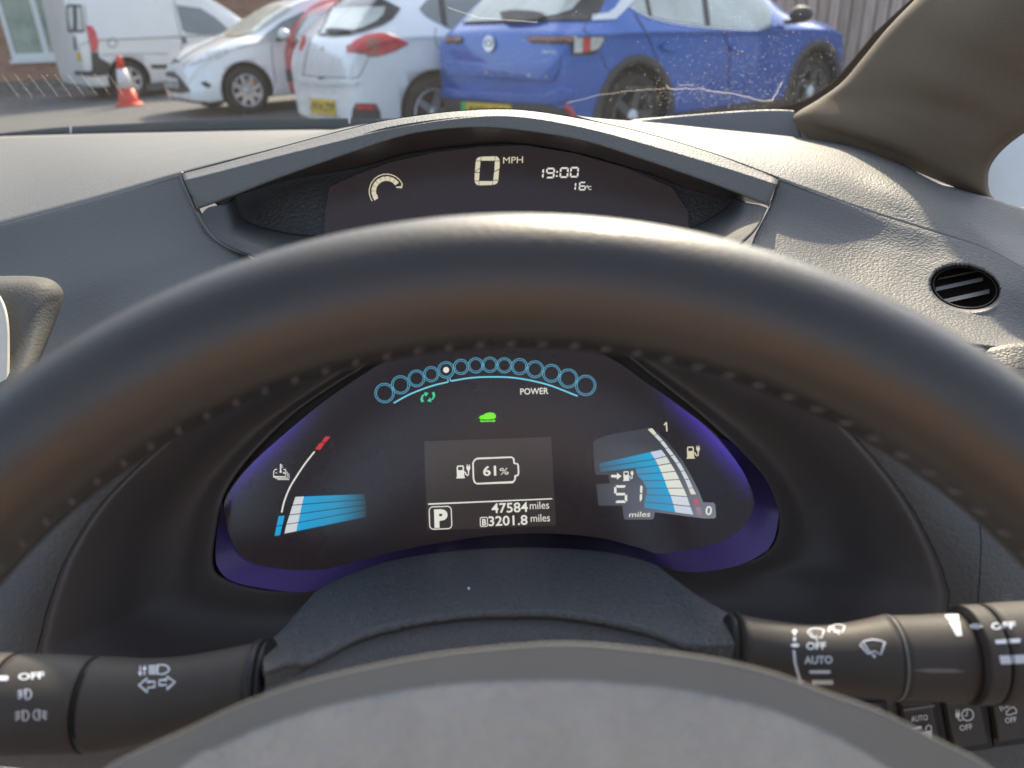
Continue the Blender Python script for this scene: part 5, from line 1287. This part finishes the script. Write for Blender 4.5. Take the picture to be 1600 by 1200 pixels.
G2().poly([(1264, 1047), (1297, 1047), (1297, 1052), (1265, 1052)]).put('speed_mark', M_PRINT, rs, **kw)
G2().poly([(1268, 1062), (1301, 1062), (1302, 1069), (1269, 1069)]).put('speed_mark', M_PRINTD, rs, **kw)
G2().poly(c5([(935, 328), (1055, 322), (1058, 365), (968, 372)])).put('flow_mark', M_PRINT, rs, **kw)
G2().poly(c5([(972, 382), (1062, 376), (1084, 500), (1036, 505)])).put('flow_mark', M_PRINT, rs, **kw)
G2().disc(1525, 978.5, 10, 4.5).put('index_mark', M_PRINT, rs, **kw)
G2().text('OFF', 1548.5, 984, 10.5, 38, .03).rot(1548, 984, -3).put('lettering', M_PRINT, rs, **kw)
G2().poly(c5([(1355, 535), (1450, 528), (1455, 562), (1365, 568)])).poly(c5([(1470, 527), (1568, 520), (1565, 556), (1475, 562)])).put('speed_mark', M_PRINT, rs, **kw)
G2().poly(c5([(1390, 664), (1620, 655), (1630, 725), (1405, 735)])).put('speed_mark', M_PRINT, rs, **kw)
G2().poly([(1424, 1047), (1455, 1044), (1490, 1045), (1510, 1049), (1490, 1051), (1455, 1051)]).put('grip_highlight_ridge', M_SLAT, rs, **kw)  # flat pale shape, the highlight on the grip put into the colour

# =================================================================== STEERING WHEEL
WD = .166
tilt = radians(3)
WC = P(812, 1672, WD)
axis = (F * cos(tilt) + U * sin(tilt) * -1).normalized()
e1 = R; e2 = (U * cos(tilt) + F * sin(tilt)).normalized()
whl = thing('steering_wheel', WC, 'black leather steering wheel with stitched inner edge seen from the driver seat', 'steering wheel')
RM = .1733
V = []; NU, NV = 360, 48
for i in range(NU):
    a = 2 * pi * i / NU
    dirr = e1 * cos(a) + e2 * sin(a)
    side = max(0.0, 1 - abs(sin(a) - .35) / .4)
    for j in range(NV):
        t = 2 * pi * j / NV
        rr_, ra = .0152, .0165
        k = 1 + .10 * side * max(0, -cos(t))
        # seam groove on the inner side with puckers
        dseam = (t - radians(190))
        seam = math.exp(-(dseam / .10) ** 2)
        puck = .5 + .5 * cos(141 * a)
        k -= seam * (.035 + .030 * puck)
        V.append(WC + dirr * (RM + rr_ * k * cos(t)) - axis * (-ra * k * sin(t)) * 1.0)
Fc = grid_faces(NU, NV, True)
Fc += [((NU - 1) * NV + j, (NU - 1) * NV + (j + 1) % NV, (j + 1) % NV, j) for j in range(NV)]
rim = mk('rim', V, Fc, M_LEATHER, whl)
bm = bmesh.new(); bm.from_mesh(rim.data); bmesh.ops.recalc_face_normals(bm, faces=bm.faces[:]); bm.to_mesh(rim.data); bm.free()
# stitches along the inner front seam
st0 = None
for i in range(141):
    a = 2 * pi * (i + .5) / 141
    if not (radians(8) < a < radians(172)): continue
    dirr = e1 * cos(a) + e2 * sin(a); tan_ = (e2 * cos(a) - e1 * sin(a)); t = radians(190)
    c = WC + dirr * (RM + .0147 * cos(t)) + axis * (.0163 * sin(t))
    nr = (dirr * cos(t) + axis * sin(t)).normalized(); cr = nr.cross(tan_).normalized()
    if st0 is None:
        vv = []; ff = []
        for s in range(5):
            u = (s / 4 - .5) * 2
            for k in range(6):
                b = 2 * pi * k / 6; rr_ = .00055 * sqrt(max(.02, 1 - u * u))
                vv.append((u * .0022, rr_ * cos(b), rr_ * sin(b) * 1.2))
        ff = grid_faces(5, 6, True)
        st0 = bpy.data.meshes.new('stitch'); st0.from_pydata(vv, [], ff); st0.materials.append(M_STITCH)
    o = bpy.data.objects.new('stitch', st0); COL.objects.link(o); o.parent = whl
    dirm = (cr * .9 + tan_ * .45).normalized(); yv = nr.cross(dirm)
    mt = Matrix((dirm, yv, nr)).transposed().to_4x4(); mt.translation = c - WC
    o.matrix_basis = mt
# airbag cover
E0 = [(165, 1203), (230, 1168), (300, 1136), (380, 1099), (480, 1065), (585, 1040), (700, 1020), (841, 1007), (920, 1007), (995, 1014), (1075, 1024), (1149, 1037), (1220, 1056), (1290, 1082), (1372, 1111), (1460, 1155), (1545, 1201), (1640, 1290), (1690, 1420), (1690, 1640), (1600, 1850), (1400, 2030), (1100, 2130), (840, 2150), (560, 2130), (270, 2030), (80, 1850), (0, 1640), (0, 1420), (60, 1290)]
E1 = [(300, 1185), (340, 1166), (380, 1147), (440, 1124), (510, 1103), (636, 1076), (730, 1066), (841, 1061), (920, 1063), (995, 1068), (1046, 1073), (1130, 1089), (1200, 1106), (1255, 1127), (1320, 1157), (1390, 1200), (1440, 1250), (1510, 1350), (1550, 1450), (1550, 1620), (1480, 1800), (1320, 1950), (1080, 2030), (840, 2050), (590, 2030), (340, 1950), (190, 1800), (130, 1620), (130, 1450), (190, 1290)]
def dome(L, d): return PX([(x, y, d) for x, y in L])
cc = (840, 1560)
sc_ = lambda L, k: [(cc[0] + (x - cc[0]) * k, cc[1] + (y - cc[1]) * k) for x, y in L]
loft('airbag_cover_edge', [dome(sc_(E0, .955), .172), dome(sc_(E0, .975), .168), dome(sc_(E0, .992), .1645), dome(sc_(E0, .9985), .1628), dome(E0, .1619), dome([(a[0] * .5 + b[0] * .5, a[1] * .5 + b[1] * .5) for a, b in zip(E0, E1)], .1612), dome(E1, .160)], M_HUBE, whl, nu=160, nv=16, closed=True, th=0)
loft('airbag_cover', [dome(E1, .1602), dome(sc_(E1, .97), .1592), dome(sc_(E1, .8), .1560), dome(sc_(E1, .5), .153), dome(sc_(E1, .2), .1512), dome(sc_(E1, .02), .151)], M_HUB, whl, nu=160, nv=30, closed=True, th=0)
for a in (0, 180, 270):
    d_ = e1 * cos(radians(a)) + e2 * sin(radians(a)); t_ = e2 * cos(radians(a)) - e1 * sin(radians(a))
    rows = []
    for r_, w_, dz in ((.085, .035, .012), (.12, .026, .010), (.15, .02, .004), (.17, .024, .0)):
        c = WC + d_ * r_ + axis * dz
        rows.append([c + t_ * (w_ * cos(k * pi / 8)) + axis * (.010 * sin(k * pi / 8)) for k in range(16)])
    vv = [v for r_ in rows for v in r_]; mk('spoke', vv, grid_faces(4, 16, True), M_STALK, whl)

# =================================================================== PILLAR, WINDSCREEN, POD, MIRROR
pil = thing('pillar_trim', P(1450, 150, .6), 'brown grey fabric windscreen pillar trim leaning over the right end of the dash', 'pillar trim')
pr = [
    PX([(1266, 219, .715), (1248, 197, .72), (1246, 181, .72), (1285, 158, .71), (1321, 133, .695), (1357, 92, .68), (1392, 50, .665), (1436, 4, .65), (1528, -86, .625)]),
    PX([(1262, 219, .668), (1246, 196, .672), (1244, 179, .675), (1282, 154, .665), (1317, 128, .65), (1352, 87, .635), (1387, 45, .62), (1430, 0, .605), (1520, -90, .58)]),
    PX([(1300, 224, .645), (1285, 205, .648), (1283, 186, .645), (1318, 157, .635), (1350, 132, .62), (1385, 95, .605), (1425, 52, .59), (1470, 5, .575), (1560, -80, .55)]),
    PX([(1400, 256, .60), (1385, 236, .60), (1378, 215, .595), (1405, 185, .585), (1435, 160, .575), (1465, 130, .56), (1500, 90, .55), (1540, 45, .535), (1630, -45, .51)]),
    PX([(1490, 292, .575), (1470, 270, .573), (1462, 245, .57), (1485, 215, .56), (1515, 185, .55), (1540, 160, .54), (1575, 125, .53), (1615, 85, .515), (1700, 0, .49)]),
    PX([(1546, 309, .563), (1536, 295, .56), (1535, 268, .557), (1545, 245, .552), (1566, 222, .545), (1600, 196, .535), (1640, 165, .525), (1690, 125, .51), (1780, 40, .485)]),
    PX([(1551, 310, .590), (1541, 296, .588), (1540, 268, .585), (1550, 246, .58), (1571, 224, .573), (1605, 199, .563), (1645, 168, .553), (1695, 128, .54), (1785, 43, .51)]),
]
loft('pillar_cover', pr, M_PILLAR, pil, nu=80, nv=48, th=.002)
loft('door_seal', [PX([(1551, 311, .585), (1541, 297, .582), (1540, 268, .58), (1550, 246, .575), (1571, 224, .568), (1605, 199, .558), (1645, 168, .548)]), PX([(1556, 313, .59), (1546, 298, .588), (1545, 269, .586), (1555, 248, .58), (1576, 226, .574), (1610, 201, .564), (1650, 170, .554)])], M_FRIT, pil, nu=50, nv=3, th=.003)
cor = thing('pillar_foot_trim', P(1100, 190, .7), 'narrow blue grey plastic wedge at the foot of the right pillar', 'trim')
loft('wedge', [PX([(985, 187, .76), (1060, 181, .75), (1150, 174.5, .73), (1210, 172.5, .715), (1240, 174, .705)]), PX([(985, 189, .754), (1060, 183, .745), (1150, 177, .725), (1210, 175, .71), (1242, 177, .70)]), PX([(960, 196, .752), (1060, 202, .745), (1150, 209, .725), (1210, 215, .71), (1254, 221, .70)])], M_TRIMG, cor, nu=40, nv=12)

# windscreen plane, sloping back over the dash
WN0 = P(640, 204, 1.06); slope = radians(31)
wn = Vector((0, -sin(slope), -cos(slope))).normalized()
def onglass(px_, py_, off=0.0):
    r = ray(px_, py_); t = (WN0 - CAM).dot(wn) / r.dot(wn)
    return CAM + r * t + wn * (off)
wsc = thing('windscreen', WN0, 'dusty windscreen with a thin jagged scratch and fine slanted marks', 'windscreen')
Gm = bpy.data.materials.new('windscreen_glass'); Gm.use_nodes = True
t = Gm.node_tree; t.nodes.clear()
out_ = nn(t, 'ShaderNodeOutputMaterial'); tr = nn(t, 'ShaderNodeBsdfTransparent'); tr.inputs[0].default_value = (.93, .96, .95, 1)
tl = nn(t, 'ShaderNodeBsdfTranslucent'); tl.inputs[0].default_value = (.9, .86, .8, 1)
gl = nn(t, 'ShaderNodeBsdfGlossy'); gl.inputs['Roughness'].default_value = .02
fr = nn(t, 'ShaderNodeFresnel'); fr.inputs[0].default_value = 1.2
nz = nn(t, 'ShaderNodeTexNoise'); nz.inputs['Scale'].default_value = 7; nz.inputs['Detail'].default_value = 5
tc = nn(t, 'ShaderNodeTexCoord'); mr = nn(t, 'ShaderNodeMapRange'); mr.inputs['From Min'].default_value = .3; mr.inputs['From Max'].default_value = .7
mr.inputs['To Min'].default_value = .004; mr.inputs['To Max'].default_value = .011
m1 = nn(t, 'ShaderNodeMixShader'); m2 = nn(t, 'ShaderNodeMixShader')
t.links.new(tc.outputs['Object'], nz.inputs['Vector']); t.links.new(nz.outputs['Fac'], mr.inputs['Value']); t.links.new(mr.outputs[0], m1.inputs[0])
t.links.new(tr.outputs[0], m1.inputs[1]); t.links.new(tl.outputs[0], m1.inputs[2])
t.links.new(fr.outputs[0], m2.inputs[0]); t.links.new(m1.outputs[0], m2.inputs[1]); t.links.new(gl.outputs[0], m2.inputs[2]); t.links.new(m2.outputs[0], out_.inputs[0])
up_ = Vector((0, -cos(slope), sin(slope)))
gx0, gx1 = -1.05, onglass(1244, 172).x
L0 = WN0 - up_ * .02
gp = []
for j in range(11):
    s = j / 10 * 1.0
    q = L0 + up_ * s
    gp.append([Vector((gx0 + .1 * s, q.y, q.z)), Vector((.62 - .16 * s, q.y, q.z))])
mk('glass', [v for r_ in gp for v in r_], grid_faces(11, 2), Gm, wsc, smooth=False, face_cam=True)
FE = [(1160, 173), (1212, 166), (1256, 154), (1282, 139), (1300, 126), (1318, 107), (1335, 87), (1352, 66), (1370, 45), (1418, 0), (1500, -75)]
FO = [(1160, 190), (1215, 184), (1262, 174), (1292, 162), (1325, 138), (1345, 118), (1362, 97), (1380, 75), (1400, 52), (1450, 5), (1540, -75)]
fe = [(900, 184.5), (960, 183.5), (1060, 180), (1110, 177)] + FE; fo = [(900, 200), (960, 200), (1060, 200), (1110, 198)] + FO
fe_ = curve2(fe, 70); fo_ = curve2(fo, 70)
fr_ = mk('frit_band', [onglass(x, y, .003) for x, y in fe_] + [onglass(x, y, .003) for x, y in fo_], grid_faces(2, 70), M_FRIT, wsc, smooth=False, face_cam=True); solid(fr_, .001)
M_DOT = mat('frit_dots', (0.16, 0.12, 0.08), .6, mottle=(90, .1))
dv, df = [], []
fd = bylen([Vector((x, y, 0)) for x, y in fe], 260)
for i, p in enumerate(fd):
    n_ = len(dv); dv += [onglass(p.x - .8, p.y - 2.0, .0035), onglass(p.x + .8, p.y - 2.0, .0035), onglass(p.x + .9, p.y + .2, .0035), onglass(p.x - .9, p.y + .2, .0035)]; df.append((n_, n_ + 1, n_ + 2, n_ + 3))
mk('frit_dots', dv, df, M_DOT, wsc, smooth=False, face_cam=True, kind='stuff')
fl = curve2([(-300, 236), (-120, 221), (0, 210.5), (150, 206), (300, 203), (480, 200.5), (640, 200), (800, 204), (960, 206)], 60)
o = mk('lower_frit_band', [onglass(x, y, .002) for x, y in fl] + [onglass(x, y + 8, .002) for x, y in fl], grid_faces(2, 60), M_BLACKM, wsc, smooth=False, face_cam=True); solid(o, .001)
# scratches, dust and streaks on the glass
M_SCR2 = bpy.data.materials.new('glass_scratch'); M_SCR2.use_nodes = True
tt = M_SCR2.node_tree; tt.nodes.clear(); oo = nn(tt, 'ShaderNodeOutputMaterial'); a_ = nn(tt, 'ShaderNodeBsdfTranslucent'); a_.inputs[0].default_value = (.9, .82, .72, 1)
b_ = nn(tt, 'ShaderNodeBsdfTransparent'); mx = nn(tt, 'ShaderNodeMixShader'); mx.inputs[0].default_value = .30
tt.links.new(b_.outputs[0], mx.inputs[1]); tt.links.new(a_.outputs[0], mx.inputs[2]); tt.links.new(mx.outputs[0], oo.inputs[0])
gs = lambda x, y: onglass(x, y, -.0015)
def jag(L, n, amp):
    out = []
    for (x0, y0), (x1, y1) in zip(L, L[1:]):
        for k in range(n): tq = k / n; out.append((x0 + (x1 - x0) * tq + random.uniform(-1, 1), y0 + (y1 - y0) * tq + random.uniform(-amp, amp)))
    return out + [L[-1]]
G2().ribbon(jag([(884, 163), (932, 151), (990, 143), (1040, 140)], 6, .8), .55).ribbon(jag([(1040, 134), (1048, 141), (1090, 140), (1133, 146), (1194, 159), (1207, 159), (1222, 129)], 5, 1.3), 1.0).ribbon(jag([(1060, 134), (1084, 135)], 4, .8), .7).ribbon(jag([(700, 14), (750, 30), (840, 37)], 3, .1), .7).put('scratch', M_SCR2, wsc, plane=gs)
q = G2()
for i in range(9): q.ribbon([(3 + 20.6 * i, 119 - .3 * i), (30 + 20.3 * i, 154 - .5 * i)], .9)
M_SCR3 = M_SCR2.copy(); M_SCR3.name = 'faint_glass_mark'
[x_ for x_ in M_SCR3.node_tree.nodes if x_.type == 'MIX_SHADER'][0].inputs[0].default_value = .11
q.put('slanted_mark', M_SCR3, wsc, plane=gs)
q = G2()
for i in range(2400):
    if random.random() < .6: x, y = random.gauss(1180, 110), random.gauss(110, 50)
    elif random.random() < .5: x, y = random.gauss(1110, 60), random.gauss(148, 12)
    else: x, y = random.uniform(0, 1380), random.uniform(0, 195)
    s = random.uniform(.2, .48) * (1.7 if random.random() < .08 else 1)
    a = random.uniform(0, 6.28); e = s * random.uniform(1, 1.7)
    q.poly([(x + e * cos(a), y + e * sin(a)), (x - s * sin(a), y + s * cos(a)), (x - e * cos(a), y - e * sin(a)), (x + s * sin(a), y - s * cos(a))])
o = q.put('dust', M_SCR2, wsc, plane=gs); o['kind'] = 'stuff'

scu = thing('scuttle_panel', P(300, 195, 1.2), 'dark blue grey scuttle panel outside the foot of the windscreen with two white ticks', 'scuttle panel')
loft('panel', [PX([(-300, 226, 1.42), (-50, 213, 1.40), (20, 206, 1.38), (110, 198, 1.36), (300, 189, 1.33), (480, 185, 1.31), (640, 186, 1.30), (850, 192, 1.3)]),
               PX([(-300, 232, 1.20), (-50, 220, 1.20), (20, 213, 1.20), (110, 211, 1.20), (300, 208, 1.20), (480, 205, 1.20), (640, 206, 1.2), (850, 212, 1.2)])], M_SCUTTLE, scu, nu=60, nv=4, th=.004)
for x, y in ((110.5, 202), (546, 187)): G2().poly([(x - 1.6, y - 5), (x + 1.2, y - 5), (x + .9, y + 6), (x - .9, y + 6)]).put('washer_tick', M_PRINT, scu, d=1.19)

pod = thing('centre_pod', P(0, 520, .47), 'rounded grey centre console pod with a pale silver edge at the left of the wheel', 'console')
loft('pod_cover', [
    PX([(-200, 438, .50), (-60, 433, .50), (0, 431.5, .50), (50, 431.5, .50), (80, 437, .50), (97, 452, .50), (98, 470, .498), (88, 500, .490), (72, 540, .475), (55, 580, .46), (30, 640, .44)]),
    PX([(-200, 441, .478), (-60, 436, .478), (0, 434, .478), (48, 434.5, .478), (76, 441, .479), (91, 455, .481), (92, 471, .481), (83, 500, .475), (68, 538, .462), (51, 578, .447), (26, 638, .43)]),
    PX([(-200, 470, .462), (-60, 465, .462), (0, 460, .462), (30, 460, .463), (50, 464, .464), (60, 474, .465), (60, 490, .464), (54, 515, .459), (42, 548, .449), (28, 584, .437), (8, 640, .422)]),
    PX([(-200, 560, .455), (-100, 560, .455), (-60, 560, .455), (-20, 560, .452), (0, 560, .450), (5, 562, .449), (6, 566, .448), (4, 575, .446), (0, 590, .44), (-8, 610, .432), (-20, 650, .42)]),
], M_POD, pod, nu=70, nv=30)
loft('silver_edge', [PX([(-30, 440, .455), (-10, 455, .452), (3, 475, .450), (9, 500, .447), (11, 540, .443), (10, 590, .436), (4, 640, .43)]), PX([(-60, 440, .462), (-45, 455, .458), (-38, 475, .455), (-35, 500, .452), (-35, 540, .447), (-36, 590, .44), (-40, 640, .43)])], M_SILVER, pod, nu=40, nv=6)

mir = thing('door_mirror', P(1620, 300, .95), 'pale door mirror seen through the side window beyond the right pillar', 'door mirror')
M_MIRG = mat('mirror_shell', (0.74, 0.78, 0.78), .5, coat=.1, mottle=(6, .1))
C_ = P(1625, 280, .95)
vv = []
for i in range(17):
    for j in range(24):
        a = pi * i / 16; b = 2 * pi * j / 24
        se = lambda v, e: (abs(v) ** e) * (1 if v >= 0 else -1)
        vv.append(C_ + R * (.105 * se(sin(a), .6) * se(cos(b), .7)) + U * (.105 * se(sin(a), .6) * se(sin(b), .7)) + F * (.055 * se(cos(a), .8)))
mk('mirror_housing', vv, grid_faces(17, 24, True), M_MIRG, mir)
# =================================================================== DRIVER SEAT behind the viewpoint (unseen, added so its warm cloth bounces light forward)
seat = thing('driver_seat', (0, -.62, .3), 'brown cloth driver seat behind the viewpoint facing the wheel', 'seat')
M_SEAT = mat('seat_cloth', (.43, .30, .23), .85, mottle=(40, .15))
def pad(name, c, sx, sy, sz, e=.55):
    vv = []
    for i in range(17):
        for j in range(28):
            a = pi * i / 16; b = 2 * pi * j / 28
            se = lambda v: (abs(v) ** e) * (1 if v >= 0 else -1)
            vv.append((c[0] + sx * se(sin(a)) * se(cos(b)), c[1] + sy * se(cos(a)), c[2] + sz * se(sin(a)) * se(sin(b))))
    mk(name, vv, grid_faces(17, 28, True), M_SEAT, seat)
pad('backrest', (0, -.62, .82), .30, .09, .38)
pad('cushion', (0, -.30, .42), .30, .32, .09)
pad('head_restraint', (0, -.66, 1.28), .15, .06, .10)
